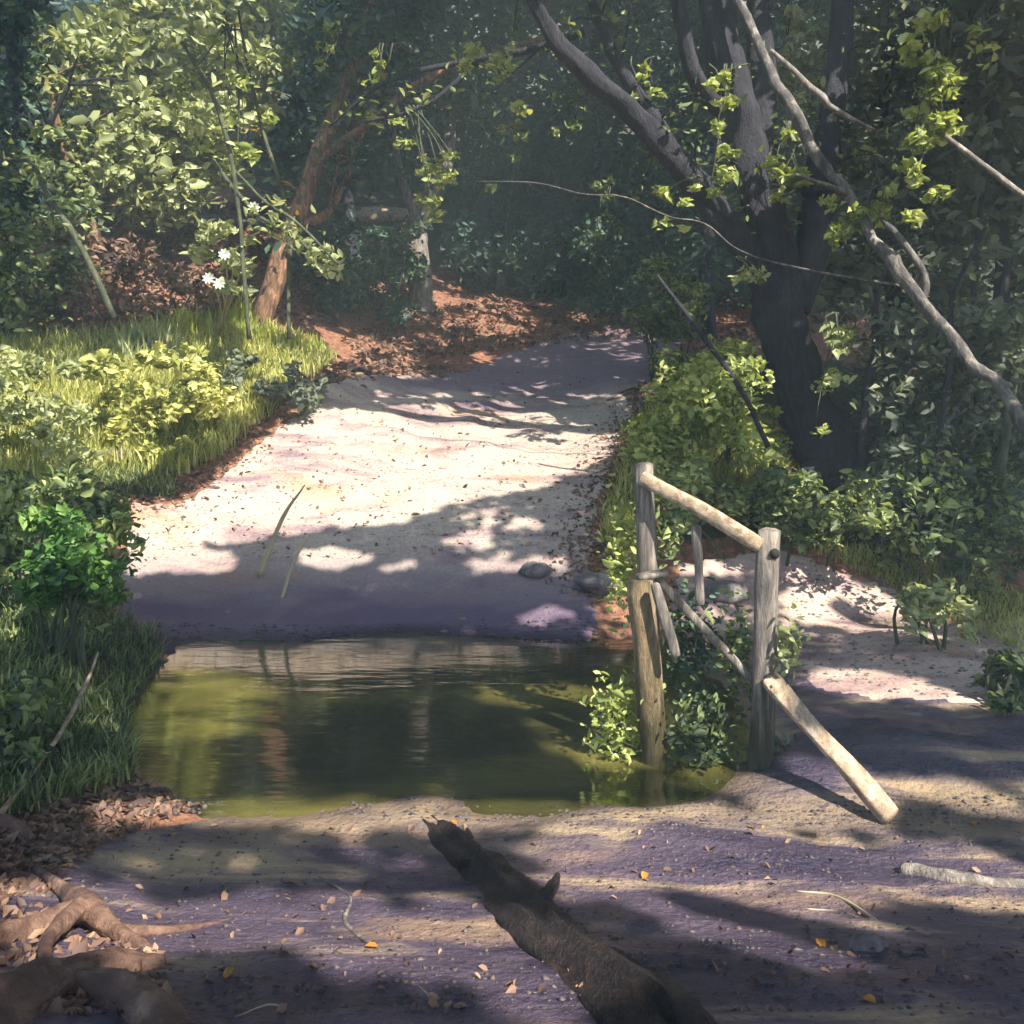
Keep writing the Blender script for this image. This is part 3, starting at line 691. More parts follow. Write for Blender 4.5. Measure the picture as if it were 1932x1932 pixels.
sp = np.concatenate(sp)
leaves_mesh('leaf_spray', sp, RNG.uniform(.06, .14, len(sp)), None, None, None, .3, M_lf_mix, t)

# unseen trees added to shade the view, their crowns overhead holed for sun patches
off_labels = {'a': 'added shade tree beyond the right edge of the near bank, its crown arching over the mud',
 'b': 'added shade tree outside the right edge level with the railing, its crown above the stream',
 'c': 'added shade tree outside the right edge up the slope, its crown over the dark thicket',
 'd': 'added shade tree outside the left edge of the stream bank', 'e': 'added shade tree outside the left edge above the sunny grass bank',
 'f': 'added shade tree behind the viewer on the right of the muddy path', 'j': 'added shade tree far behind the viewer on the left', 'k': 'added shade tree far behind the viewer on the right'}
for k in 'abcdefjk':
    x, y = owners[k]; z = float(zat(x, y)); t = empty('added_shade_tree', (x, y, z), off_labels[k], 'tree', 'unseen trees added to shade the ford')
    mb = MB(); tube(mb, [(x, y, z - .2, .36), (x + .1, y, z + 2, .26), (x - .1, y + .1, z + 5, .22), (x, y, z + 8.5, .16)], 6, 12, .1)
    canopy(k, t, mb, (x, y, z + 7.5), M_lf_dark); mb.build('trunk', M_bark_dark, t)

# trees of the back wood
def tree(label, limbs, foliage, bark, leafm, cat='tree', name='woodland_tree', group='trees of the back wood', twigs=6, own=None, sz=(.12, .26), margin=.8):
    a0 = limbs[0][0]; kY = min(1.5, max(.8, G(a0[0], a0[1])[1] / a0[2]))
    limbs = [[(q[0], q[1], q[2] * kY, q[3]) for q in l] for l in limbs]; foliage = [(f[0], f[1] * kY, f[2] * kY, f[3], f[4], f[5] * kY) for f in foliage]
    b = px_limb(limbs[0])[0][:3]; b = b.copy(); b[2] = float(zat(b[0], b[1]))
    t = empty(name, b, label, cat, group); mb = MB(); l0 = px_limb(limbs[0]); g = l0[0].copy(); g[2] = b[2] - .3; g[3] *= 1.25
    if l0[0][2] > b[2] - .25: limb0 = [g] + l0
    else: limb0 = l0
    tube(mb, limb0, 6, 11, .09, .2); e = []
    for a in limbs[1:]: tube(mb, px_limb(a), 6, 9, .09, .2)
    for a in limbs: e += grow_twigs(mb, px_limb(a), twigs, (.6, 1.6), .018)
    if own: canopy(own, t, mb, px_limb(limbs[0])[-1][:3], M_lf_dark)
    mb.build('trunk', bark, t); pts = []
    for f in foliage: pts.append(cloud(*f))
    if e and twigs: pts.append(np.repeat(np.array(e), 14, 0) + RNG.normal(size=(14 * len(e), 3)) * .28)
    p = thin(np.concatenate(pts), margin)
    leaves_mesh('foliage' if own else 'crown', p, RNG.uniform(sz[0], sz[1], len(p)), None, None, None, .3, leafm, t); return t
R_ = lambda x0, y0, x1, y1: [(x0, y0), (x1, y0), (x1, y1), (x0, y1)]
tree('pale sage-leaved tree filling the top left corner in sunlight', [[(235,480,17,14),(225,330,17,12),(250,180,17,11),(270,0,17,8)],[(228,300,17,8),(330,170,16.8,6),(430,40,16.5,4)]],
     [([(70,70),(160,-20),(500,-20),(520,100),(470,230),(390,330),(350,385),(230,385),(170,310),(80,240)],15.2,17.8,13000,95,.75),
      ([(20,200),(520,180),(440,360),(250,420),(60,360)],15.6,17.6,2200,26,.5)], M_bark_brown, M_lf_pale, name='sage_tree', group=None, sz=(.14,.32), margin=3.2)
tree('orange lit leaning trunk left of the track', [[(492,615,15.3,20),(515,540,15.3,20),(540,460,15.4,19),(575,370,15.6,18),(600,290,15.7,17),(640,190,15.8,13),(680,80,15.9,9),(720,-50,16,6)],[(560,420,15.5,10),(620,400,15.8,8),(665,300,16.2,6),(700,200,16.4,4)],[(600,300,15.7,9),(700,230,15.5,8),(800,150,15.2,7),(960,90,15,5),(1040,70,14.8,4)]],
     [([(560,0),(760,0),(760,170),(600,200)],15.2,17,1500,18,.7)], M_bark_brown, M_lf_dark, name='leaning_tree', group=None)
tree('crooked dark tree with one pale edge at the foot of the brown slope', [[(795,585,17.5,24),(790,520,17.5,24),(785,450,17.5,22),(800,390,17.6,18),(845,300,17.8,13),(850,180,18,10),(880,40,18.2,8)],[(790,430,17.5,10),(760,340,17.3,8),(740,240,17,6)]],
     [([(700,40),(960,40),(960,240),(720,240)],17,19,2200,26,.8)], M_bark_grey, M_lf_dark, name='crooked_tree', group=None)
tree('grey slender tree standing on top of the brown slope', [[(945,545,22,9),(960,440,22,9),(975,330,22,8),(960,200,22,7),(990,20,22,5)]], [(R_(860,150,1120,420),20.5,24,2600,34,.9)], M_bark_grey, M_lf_far)
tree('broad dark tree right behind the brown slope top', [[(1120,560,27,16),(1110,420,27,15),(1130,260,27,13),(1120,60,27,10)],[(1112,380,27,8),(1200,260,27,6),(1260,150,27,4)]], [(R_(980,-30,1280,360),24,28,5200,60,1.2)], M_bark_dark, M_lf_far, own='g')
tree('stout dark tree behind the leaning orange trunk', [[(660,560,20,22),(655,440,20,20),(640,300,20,18),(660,150,20,16),(690,-20,20,13)],[(640,300,20,10),(560,180,20,8),(520,60,20,6)]], [(R_(520,-30,800,330),19.5,23,5200,60,1.0)], M_bark_dark, M_lf_dark, own='h')
tree('dark tree at the left edge of the wood', [[(40,560,18,18),(30,400,18,17),(45,240,18,15),(20,60,18,12)],[(35,330,18,8),(90,240,17.8,6),(130,160,17.5,4)]], [(R_(-80,-30,100,420),17,20,3400,40,.9)], M_bark_dark, M_lf_dark, own='i')
tree('brown shaded tree rising beside the earth ledge', [[(165,560,17.6,14),(175,470,17.6,15),(165,390,17.6,10),(120,280,17.5,8),(90,150,17.4,6)]], [(R_(0,250,200,420),16.5,18.5,1500,20,.6)], M_bark_brown, M_lf_mix)
tree('grey green tree filling the wood behind the diagonal limb', [[(1700,760,17,16),(1690,560,17,14),(1660,380,17,12),(1670,180,17,10),(1690,-20,17,8)]], [(R_(1570,-20,1900,620),15.5,20,8000,90,1.0)], M_bark_dark, M_lf_grey)
tree('grey green tree at the right edge of the wood', [[(1890,900,13.5,18),(1880,700,13.5,16),(1890,480,13.5,13),(1870,200,13.5,10),(1880,-40,13.5,8)]], [(R_(1780,-20,2060,760),12.6,16,6500,80,.8)], M_bark_dark, M_lf_grey)
tree('dark tree between the limbs of the big forked tree', [[(1340,640,20,14),(1330,500,20,13),(1350,300,20,11),(1340,60,20,9)]], [(R_(1220,-20,1600,560),18,24,8500,95,1.1)], M_bark_dark, M_lf_far)

# far wood: countless distant leaves on the hill
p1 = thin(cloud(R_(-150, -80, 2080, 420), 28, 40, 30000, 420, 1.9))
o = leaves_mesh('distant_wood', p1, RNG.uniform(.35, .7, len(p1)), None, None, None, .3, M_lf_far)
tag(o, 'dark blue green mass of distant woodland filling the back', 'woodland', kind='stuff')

# shrubs and undergrowth
def shrub(name, label, polys, leafm, L, stems=None, bark=None, cat='shrub', group=None, W=None, normal=None, fix=False):
    if not fix and (stems is None or stems > 0):
        pg = np.array(polys[0][0], float); a0 = (pg[:, 0].mean(), pg[:, 1].max() - 8); kY = min(1.35, max(.85, G(*a0)[1] / ((polys[0][1] + polys[0][2]) / 2)))
        polys = [(f[0], f[1] * kY, f[2] * kY, *f[3:]) for f in polys]
    p = np.concatenate([cloud(*a) for a in polys]); z = zat(p[:, 0], p[:, 1]); p = p[p[:, 2] > z + .02]
    c = p.mean(0); b = np.array([c[0], c[1], float(zat(c[0], c[1]))])
    t = empty(name, b, label, cat, group)
    mb = MB(); k = stems if stems is not None else 9
    for i in range(-k if k < 0 else 0):
        e = p[rnd.randrange(len(p))]; a = p[np.argmax(p[:, 2])] + np.array([rnd.gauss(.1, .1), .1, .15]); md = (a + e) / 2 + np.array([rnd.gauss(0, .06), 0, .03]); tube(mb, [(*a, .013), (*md, .009), (*e, .004)], 4, 5, .05)
    for i in range(k):
        e = p[rnd.randrange(len(p))]; s = b + np.array([rnd.gauss(0, .1) + (e[0]-b[0]) * .45, rnd.gauss(0, .08), 0]); s[2] = float(zat(s[0], s[1])) - .05
        mdl = (s + e) / 2 + np.array([rnd.gauss(0, .08), 0, .1]); tube(mb, [(*s, .022), (*mdl, .015), (*e, .006)], 4, 5, .05)
    if k: mb.build('stem', bark or M_bark_green, t)
    leaves_mesh('foliage', p, RNG.uniform(L[0], L[1], len(p)), None if W is None else RNG.uniform(L[0], L[1], len(p)) * W, None, normal, .3, leafm, t)
    return t
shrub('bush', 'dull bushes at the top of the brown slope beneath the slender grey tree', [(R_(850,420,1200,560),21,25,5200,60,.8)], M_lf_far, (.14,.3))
shrub('bush', 'dark bush between the orange trunk and the crooked tree', [(R_(560,430,780,600),16.8,19,3600,40,.6)], M_lf_dark, (.10,.22))
shrub('bush', 'dark bush at the left edge above the grassy bank', [(R_(-60,400,130,640),15,17.5,3200,36,.55)], M_lf_mix, (.10,.2))
shrub('bush', 'brown green thicket under the sage tree and earth ledge', [(R_(120,460,470,620),15.5,17,2200,30,.4)], M_litter, (.10,.2))
shrub('fern', 'cool green fern beside the crooked tree', [([(660,450),(760,440),(750,500),(700,570),(660,570)],16.6,17.3,700,12,.28)], M_lf_emer, (.12,.26), cat='fern', W=.25)
shrub('fern', 'yellow green fern on the right of the brown slope', [([(985,440),(1070,430),(1060,520),(1000,560)],19.2,20,600,10,.4)], M_lf_lime, (.12,.26), cat='fern', W=.25)
shrub('bush', 'dark bush left of the big forked tree above the slope', [(R_(1090,370,1330,580),16.5,20,5000,55,.7)], M_lf_dark, (.12,.24))
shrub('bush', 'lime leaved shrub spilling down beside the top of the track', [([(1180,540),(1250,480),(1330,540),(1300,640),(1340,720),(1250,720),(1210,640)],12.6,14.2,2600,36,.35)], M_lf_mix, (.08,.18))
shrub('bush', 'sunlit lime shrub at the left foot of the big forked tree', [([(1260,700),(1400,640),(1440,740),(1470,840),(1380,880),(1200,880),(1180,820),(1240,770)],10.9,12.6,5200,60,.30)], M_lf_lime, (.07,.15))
shrub('bush', 'dull green undergrowth behind the handrail', [([(1210,900),(1470,880),(1640,960),(1680,1060),(1500,1050),(1400,1010),(1260,1000)],10.2,11.4,4600,50,.26)], M_lf_mix, (.06,.14))
shrub('bush', 'shadowy thicket to the right of the big forked tree', [(R_(1620,600,1960,960),12,15,7500,90,.5)], M_lf_grey, (.08,.17))
shrub('bush', 'dark undergrowth below the thicket at the right edge', [([(1600,900),(1960,860),(1960,1110),(1820,1120),(1680,1040)],10.4,12.4,2600,46,.3)], M_lf_mix, (.06,.13))
shrub('bush', 'small emerald plant on the right bank above the sandy shore', [([(1760,1020),(1830,1010),(1830,1090),(1770,1090)],9.6,9.9,260,7,.12)], M_lf_emer, (.06,.13), cat='plant', stems=5)
shrub('bush', 'pale leafy plant at the end of the sandy shore', [([(1700,1100),(1800,1110),(1840,1200),(1780,1230),(1720,1170)],8.9,9.5,800,16,.14)], M_lf_pale, (.05,.12), cat='plant', stems=6)
shrub('bush', 'emerald plant beside the gravel bar at the right edge', [([(1840,1240),(1940,1230),(1940,1340),(1850,1340)],7.4,8.0,500,12,.16)], M_lf_mix, (.05,.11), cat='plant', stems=6)
shrub('bush', 'dark green bush overhanging the water at the left edge', [([(-60,900),(120,900),(230,960),(240,1080),(220,1180),(120,1290),(-60,1300)],7.5,9.2,5000,60,.26)], M_lf_mix, (.05,.13), fix=True)
shrub('bush', 'vivid emerald leaves on the left bank above the water', [([(55,960),(110,950),(200,1060),(205,1120),(150,1150),(60,1120)],6.9,7.7,1900,30,.2)], M_lf_bright, (.05,.12), cat='plant', fix=True)
shrub('bush', 'low dark plants along the bottom of the left bank', [([(-60,1300),(100,1290),(90,1400),(40,1500),(-60,1560)],5.2,6.4,1500,34,.16)], M_lf_mix, (.05,.11), fix=True)
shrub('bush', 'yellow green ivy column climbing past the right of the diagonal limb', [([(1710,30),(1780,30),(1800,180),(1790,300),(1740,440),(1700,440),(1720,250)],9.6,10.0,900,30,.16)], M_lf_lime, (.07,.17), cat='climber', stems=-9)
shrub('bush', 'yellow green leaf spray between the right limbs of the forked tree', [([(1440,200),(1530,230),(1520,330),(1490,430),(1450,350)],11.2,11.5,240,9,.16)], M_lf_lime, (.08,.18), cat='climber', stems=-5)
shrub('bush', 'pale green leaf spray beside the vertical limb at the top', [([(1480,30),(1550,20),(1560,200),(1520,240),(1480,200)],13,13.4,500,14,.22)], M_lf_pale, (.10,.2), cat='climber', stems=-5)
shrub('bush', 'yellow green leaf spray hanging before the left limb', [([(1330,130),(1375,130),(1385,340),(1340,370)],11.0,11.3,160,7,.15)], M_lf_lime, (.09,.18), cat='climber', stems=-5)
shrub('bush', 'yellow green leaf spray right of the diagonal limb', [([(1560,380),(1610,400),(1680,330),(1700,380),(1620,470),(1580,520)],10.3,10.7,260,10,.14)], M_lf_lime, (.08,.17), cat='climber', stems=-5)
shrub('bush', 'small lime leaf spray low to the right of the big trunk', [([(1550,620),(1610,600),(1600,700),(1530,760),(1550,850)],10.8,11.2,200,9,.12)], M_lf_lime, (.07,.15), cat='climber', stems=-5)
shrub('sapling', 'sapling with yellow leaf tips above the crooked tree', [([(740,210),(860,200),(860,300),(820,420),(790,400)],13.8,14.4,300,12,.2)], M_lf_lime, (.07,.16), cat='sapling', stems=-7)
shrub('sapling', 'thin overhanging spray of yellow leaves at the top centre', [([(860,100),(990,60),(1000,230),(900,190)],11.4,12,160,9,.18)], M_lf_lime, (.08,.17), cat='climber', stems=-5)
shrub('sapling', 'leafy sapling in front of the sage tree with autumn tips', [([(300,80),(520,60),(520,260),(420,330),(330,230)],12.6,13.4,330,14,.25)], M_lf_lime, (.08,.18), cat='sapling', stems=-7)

for pg, Y0, Y1, n, m, lab in [
  ([(585,30),(640,40),(640,140),(590,130)],13.4,13.8,60,M_lf_lime,'small yellow green spray hanging at the top left of the dark wood'),
  ([(680,90),(730,80),(730,250),(690,230)],13.2,13.6,70,M_lf_lime,'thin spray of yellow green leaves left of the crooked tree top'),
  ([(890,330),(960,220),(1000,250),(920,380)],12.6,13.2,90,M_lf_mix,'dull green hanging spray in the middle of the wood'),
  ([(1150,130),(1230,120),(1240,190),(1160,200)],11.4,11.8,60,M_lf_lime,'round yellow green spray left of the forked tree limbs'),
  ([(1030,180),(1110,170),(1100,330),(1050,320)],12,12.5,90,M_lf_mix,'green hanging spray between the dark bough and the left limb'),
  ([(1240,330),(1320,350),(1300,460),(1250,430)],11.2,11.6,90,M_lf_lime,'yellow green spray under the left limb of the forked tree'),
  ([(1560,620),(1600,600),(1600,720),(1560,740)],10.2,10.6,70,M_lf_pale,'pale spray hanging low right of the big trunk'),
  ([(1840,40),(1870,30),(1870,130),(1840,130)],9.6,9.9,26,M_lf_lime,'tiny yellow green spray near the top right corner'),
  ([(1390,480),(1440,500),(1430,600),(1390,580)],10.9,11.2,60,M_lf_pale,'pale leaf spray before the fork of the big tree'),
  ([(1100,300),(1180,330),(1160,480),(1110,440)],12.4,13,110,M_lf_mix,'hanging spray left of the lime shrub top')]:
    light_ = None; shrub('leaf_spray', lab, [(pg, Y0, Y1, n, 6, .12)], m, (.07,.16), cat='leaf spray', stems=-3)

# grass bank on the left, countable to nobody
def ground_pts(poly, n):
    q = poly_px(poly, n); p, ok = hit(q[:, 0], q[:, 1]); return p[ok]
gp = ground_pts([(-60,650),(150,640),(260,620),(450,600),(640,680),(560,745),(430,860),(340,905),(190,890),(150,960),(-60,980)], 26000)
gp = gp[~inpoly(gp[:, 0] + RNG.uniform(0, .7, len(gp)), gp[:, 1], poly_track) & ~inpoly(gp[:, 0] - RNG.uniform(0, .4, len(gp)), gp[:, 1], poly_track)]
o = blades_mesh('grass', gp, RNG.uniform(.16, .42, len(gp)), RNG.uniform(.012, .03, len(gp)), .7, M_grass); tag(o, 'sunlit yellow green grass covering the left bank', 'grass', kind='stuff')
gp = ground_pts([(1180,770),(1300,740),(1480,840),(1500,930),(1250,960),(1140,1040),(1120,960)], 9000)
gp = gp[~inpoly(gp[:, 0] + RNG.uniform(0, .7, len(gp)), gp[:, 1], poly_track) & ~inpoly(gp[:, 0] - RNG.uniform(0, .4, len(gp)), gp[:, 1], poly_track)]
o = blades_mesh('grass', gp, RNG.uniform(.10, .26, len(gp)), RNG.uniform(.01, .022, len(gp)), .8, M_grass); tag(o, 'grass on the right shoulder of the track behind the railing', 'grass', kind='stuff')
gp = ground_pts([(-60,860),(200,870),(330,900),(330,950),(200,980),(-60,1000)], 4000); gp = gp[~inpoly(gp[:, 0], gp[:, 1], poly_track)]
o = blades_mesh('grass', gp, RNG.uniform(.08, .22, len(gp)), RNG.uniform(.008, .018, len(gp)), .9, M_lf_mix); tag(o, 'dark grass in the hollow between the sunny bank and the left bush', 'grass', kind='stuff')
gp = ground_pts([(-60,1120),(200,1160),(330,1220),(300,1330),(250,1480),(60,1540),(-60,1560)], 9000); gp = gp[gp[:, 2] > .01]
o = blades_mesh('grass', gp, RNG.uniform(.08, .24, len(gp)), RNG.uniform(.008, .018, len(gp)), .9, M_lf_mix); tag(o, 'dark grass hanging over the water at the lower left bank', 'grass', kind='stuff')
gp = ground_pts([(-60,1300),(150,1330),(60,1480),(0,1700),(300,1790),(320,1932),(-60,1932)], 900); gp = np.concatenate([gp, ground_pts([(-60,1440),(160,1420),(380,1530),(180,1600),(100,1700),(-60,1700)], 1500)]); gp[:, 2] += .015
o = leaves_mesh('leaf_litter', gp, RNG.uniform(.04, .09, len(gp)), None, None, RNG.normal(size=(len(gp), 3)) * .3 + [0, -.1, 1], .3, M_litter); tag(o, 'brown leaf litter on the bank in the lower left corner', 'leaf litter', kind='stuff')
gp = ground_pts([(1500,1030),(1700,1040),(1932,1130),(1932,1240),(1800,1180),(1700,1120)], 2500)
o = blades_mesh('grass', gp, RNG.uniform(.06, .16, len(gp)), RNG.uniform(.008, .016, len(gp)), .9, M_grass); tag(o, 'short grass fringe above the sandy shore on the right', 'grass', kind='stuff')
# broad leafy herbs in the grass bank
shrub('herb', 'broad leaved lime herbs in the middle of the left grass bank', [([(150,680),(420,650),(430,800),(300,880),(180,820)],11.8,13.4,3000,46,.26)], M_grass, (.08,.18), cat='herb', stems=0)
shrub('herb', 'olive herbs at the left edge of the grass bank', [([(-60,660),(150,680),(180,880),(-60,950)],11,12.6,3000,40,.3)], M_lf_pale, (.07,.16), cat='herb', stems=0)
shrub('herb', 'pale violet green herbs at the right end of the grass bank', [([(430,670),(560,680),(640,730),(560,760),(440,760)],13.2,14.4,1100,22,.22)], M_lf_grey, (.08,.16), cat='herb', stems=0)
# yellow tufts standing at the back of the bank
for i, (px, py, h, lab) in enumerate([(270,690,.95,'tall yellow grass tuft on the left, tallest of the tufts'),(350,640,.7,'yellow grass tuft under the white flowers'),(430,625,.85,'bright yellow grass tuft left of the orange trunk'),(560,665,.5,'low yellow grass tuft right of the orange trunk'),(470,650,.55,'yellow grass tuft at the foot of the orange trunk')]):
    b = G(px, py); n = 170; q = b + RNG.normal(size=(n, 3)) * [.22, .12, 0]; q[:, 2] = zat(q[:, 0], q[:, 1])
    o = blades_mesh('grass_tuft', q, RNG.uniform(.4, 1, n) * h, RNG.uniform(.02, .045, n), .45, M_grass_y if i != 0 else M_lf_pale); tag(o, lab, 'grass tuft', 'yellow grass tufts on the left bank')

# white flowering plant
fb = G(410, 640); t = empty('flowering_plant', fb, 'straggling plant with white flowers in front of the orange trunk', 'plant'); mb = MB(); fl = []
for (px, py) in [(395,525),(425,480),(480,392),(415,535),(440,470)]:
    e = P(px, py, 12.95); tube(mb, [(*fb, .02), *[( *(fb + (e - fb) * .5 + np.array([.1, 0, .1])), .014)], (*e, .008)], 5, 5, .05); fl.append(e)
mb.build('stem', M_dry, t)
for e in fl[:4]:
    k = 9; a = np.arange(k) / k * 6.283; c = e + np.stack([np.cos(a) * .05, -.02 + 0 * a, np.sin(a) * .045], 1)
    leaves_mesh('flower', c, .10, .05, np.stack([np.cos(a), -.5 + 0 * a, np.sin(a)], 1), np.tile([0.2, -1, .3], (k, 1)), .2, M_white, t)
p = cloud([(370,430),(480,430),(500,560),(420,570),(370,500)], 13.2, 13.7, 420, 16, .2); leaves_mesh('foliage', p, RNG.uniform(.08, .2, len(p)), None, None, None, .3, M_lf_pale, t)

# pale bare stems in front of the sage tree and drooping boughs
def stem_thing(name, label, cat, paths, m, leaves=None, group=None):
    pl = [px_limb(a) for a in paths]; b = pl[0][0][:3]
    t = empty(name, b, label, cat, group); mb = MB()
    for a in pl: tube(mb, a, 6, 8, .12, .5)
    mb.build('stem', m, t)
    if leaves:
        n, spread, L, lm, droop = leaves
        pts = []
        for a in pl:
            s = np.array([q[:3] for q in spline(a, 8)]); k = RNG.integers(len(s) // 4, len(s), n); pts.append(s[k] + RNG.normal(size=(n, 3)) * spread)
        p = np.concatenate(pts); leaves_mesh('leaves', p, RNG.uniform(L * .6, L * 1.3, len(p)), None, None, None, .3, lm, t)
    return t
stem_thing('slender_branch', 'pale green arching stem crossing the sage tree', 'stem', [[(470,640,12.8,4),(455,450,12.7,4),(440,320,12.6,4),(405,190,12.5,4),(345,80,12.4,3)],[(440,320,12.6,3),(500,380,12.7,3),(560,420,12.8,3),(640,500,12.9,2)]], M_bark_green, (26, .12, .15, M_lf_pale, .3))
stem_thing('slender_branch', 'thin dark stem with orange leaf tips left of the centre', 'stem', [[(545,640,13.4,4),(540,400,13.3,4),(500,260,13.2,4),(470,140,13.1,3),(450,20,13,2)]], M_bark_green, (14, .14, .14, M_lf_autumn, .3))
stem_thing('slender_branch', 'leaning dark stem at the left edge with pale leaves', 'stem', [[(215,600,13,6),(150,460,13,6),(90,370,13,5),(60,310,13,4),(10,300,13,3)]], M_bark_green, (50, .18, .15, M_lf_pale, .3))
stem_thing('leafy_bough', 'drooping pale leafy bough hanging before the orange trunk', 'bough', [[(400,300,13.2,4),(480,400,13.1,4),(560,450,13.0,4),(600,490,13,3),(630,500,13,2)]], M_bark_green, (130, .09, .16, M_lf_pale, .3))
stem_thing('slender_branch', 'long thin pale twig crossing before the big forked tree', 'twig', [[(900,342,11.3,.8),(1010,345,11.2,1.2),(1100,366,11.1,1.2),(1180,372,11,1.3),(1260,408,10.9,1.5),(1330,422,10.9,1.6),(1400,475,10.8,1.8),(1520,508,10.6,2.2),(1700,540,10.4,3)]], M_bark_mid)
stem_thing('diagonal_limb', 'long pale grey limb leaning down to the right edge', 'limb', [[(2010,860,8.6,13),(1935,800,8.9,14),(1880,722,9.2,11),(1835,690,9.4,13),(1780,612,9.6,11),(1715,540,10,13),(1688,492,10.1,15),(1640,440,10.3,10),(1590,352,10.7,10),(1545,300,10.9,11),(1495,205,11.1,12),(1450,130,11.5,10),(1400,20,11.8,9),(1375,-40,12,7)],[(1740,570,10,7),(1745,520,10,7),(1690,440,10.2,6),(1650,400,10.4,3)],[(1600,370,10.6,7),(1560,350,10.5,5),(1500,330,10.4,3)]], M_bark_mid)
stem_thing('slender_branch', 'short pale broken branch at the top beside the vertical limb', 'branch', [[(1455,95,10.8,4),(1540,175,10.7,7),(1570,205,10.7,6),(1650,245,10.6,3)]], M_bark_grey)
stem_thing('slender_branch', 'pale straight branch slanting across the upper right edge', 'branch', [[(1990,410,9.4,6),(1900,345,9.5,6),(1800,270,9.7,5),(1760,240,9.8,3)]], M_bark_grey)
stem_thing('slender_branch', 'dark bough reaching left across the top centre', 'bough', [[(1100,60,12.8,8),(980,100,12.9,7),(860,120,13,6),(720,160,13.2,4),(620,240,13.4,2)],[(900,120,13,5),(800,200,13,4),(690,230,13.1,3)]], M_bark_dark, (30, .16, .15, M_lf_mix, .3))
for i, (pth, lab) in enumerate([
  ([(1625,880,11,8),(1635,760,11,8),(1650,640,11,7),(1655,560,11,5),(1700,440,11,3)], 'dark sapling stem nearest the right of the big trunk'),
  ([(1745,1000,10.6,6),(1765,860,10.6,6),(1790,700,10.6,6),(1800,560,10.6,5),(1860,430,10.6,4)], 'thin sapling stem leaning right below the diagonal limb'),
  ([(1715,900,11.4,8),(1690,760,11.4,7),(1665,640,11.4,6),(1640,540,11.4,4)], 'pale barked sapling stem under the diagonal limb'),
  ([(1880,1060,10.4,12),(1885,930,10.4,11),(1900,800,10.4,9),(1930,600,10.4,8)], 'green mossy sapling trunk at the right edge'),
  ([(1850,820,11.5,7),(1835,600,11.5,6),(1850,400,11.5,6),(1880,200,11.5,5)], 'upright sapling stem near the upper right edge'),
  ([(1450,845,10.6,5),(1400,740,10.7,5),(1330,640,10.8,5),(1240,520,10.9,3)], 'dark leaning twig through the lime shrub')]):
    stem_thing('young_sapling', lab, 'sapling', [pth], M_bark_green if i in (2, 3) else M_bark_dark, (14, .16, .12, M_lf_mix, .3), 'saplings on the right bank')
for pth, lab in [([(488,1085,9.9,5),(510,1030,9.9,5),(540,965,9.9,3.5),(575,915,9.9,1.2)], 'brown broken reed standing at the track edge left of centre'), ([(528,1140,9.6,3.5),(550,1070,9.6,3.5),(580,1008,9.6,3)], 'pale reed stump standing in the shallows')]:
    stem_thing('reed', lab, 'reed', [pth], M_dry)

# earth ledge logs of the far bank
def log(label, pts, m, name='fallen_log', group=None, cat='log', flat=1.0):
    l = px_limb(pts); t = empty(name, l[0][:3], label, cat, group); mb = MB(); tube(mb, l, 6, 11, .14, .3, flat)
    mb.build('log', m, t); return t
def log_mesh(label, pts, m, name='fallen_log', group=None, cat='log', flat=1.0):
    c = pts[len(pts) // 2]; k = min(1.6, max(.75, G(c[0], c[1] + c[3])[1] / c[2])); pts = [(q[0], q[1], q[2] * k, q[3]) for q in pts]
    mb = MB(); tube(mb, px_limb(pts), 6, 12, .14, .3, flat); return tag(mb.build(name, m), label, cat, group)
log_mesh('pale fallen log lying along the earth ledge at the left', [(215,440,17.9,8),(300,432,17.9,13),(400,420,17.9,13),(500,425,18.1,9)], M_bark_grey)
log_mesh('brown fallen trunk above the pale log at the left', [(250,385,18.8,16),(350,392,18.8,20),(450,385,18.8,16),(520,380,19,10)], M_bark_brown)
log_mesh('pale fallen log between the two leaning trunks', [(620,418,19,10),(690,408,19,15),(790,405,19,11)], M_rail)
log_mesh('pale stump end showing at the top of the brown slope', [(890,392,20.5,9),(930,378,20.6,13),(985,362,20.8,12),(1020,356,21,7)], M_rail)

# ------------------------------------------------------------------ railing of the old footbridge
fb_ = P(1320, 1470, 6.0); rail = empty('footbridge_railing', (fb_[0], fb_[1], 0), 'weathered wooden railing of an old footbridge standing at the water edge', 'railing')
def post(A, B, wdt, th, m, **k):
    mb = MB(); plank(mb, A, B, wdt, th, (1, .15, 0), **k); return mb.build('post', m, rail, True)
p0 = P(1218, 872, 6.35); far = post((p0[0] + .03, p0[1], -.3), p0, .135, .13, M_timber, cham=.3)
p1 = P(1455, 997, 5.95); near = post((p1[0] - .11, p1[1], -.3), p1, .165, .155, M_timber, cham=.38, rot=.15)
a = P(1206, 905, 6.24); b = P(1436, 1030, 5.92)
mb = MB(); plank(mb, a, b, .10, .08, (0, 0, 1), wear=.014); mb.build('handrail', M_rail, rail)
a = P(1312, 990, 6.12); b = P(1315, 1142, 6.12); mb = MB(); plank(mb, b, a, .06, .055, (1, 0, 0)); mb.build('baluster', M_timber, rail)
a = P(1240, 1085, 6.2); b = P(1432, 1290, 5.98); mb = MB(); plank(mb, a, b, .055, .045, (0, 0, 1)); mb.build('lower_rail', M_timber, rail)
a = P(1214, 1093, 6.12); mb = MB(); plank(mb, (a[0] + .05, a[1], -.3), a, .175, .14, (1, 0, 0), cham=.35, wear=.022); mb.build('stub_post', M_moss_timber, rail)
a = P(1236, 1100, 5.98); b = P(1272, 1240, 5.96); mb = MB(); plank(mb, a, b, .06, .05, (1, 0, 0)); mb.build('brace', M_timber, rail)
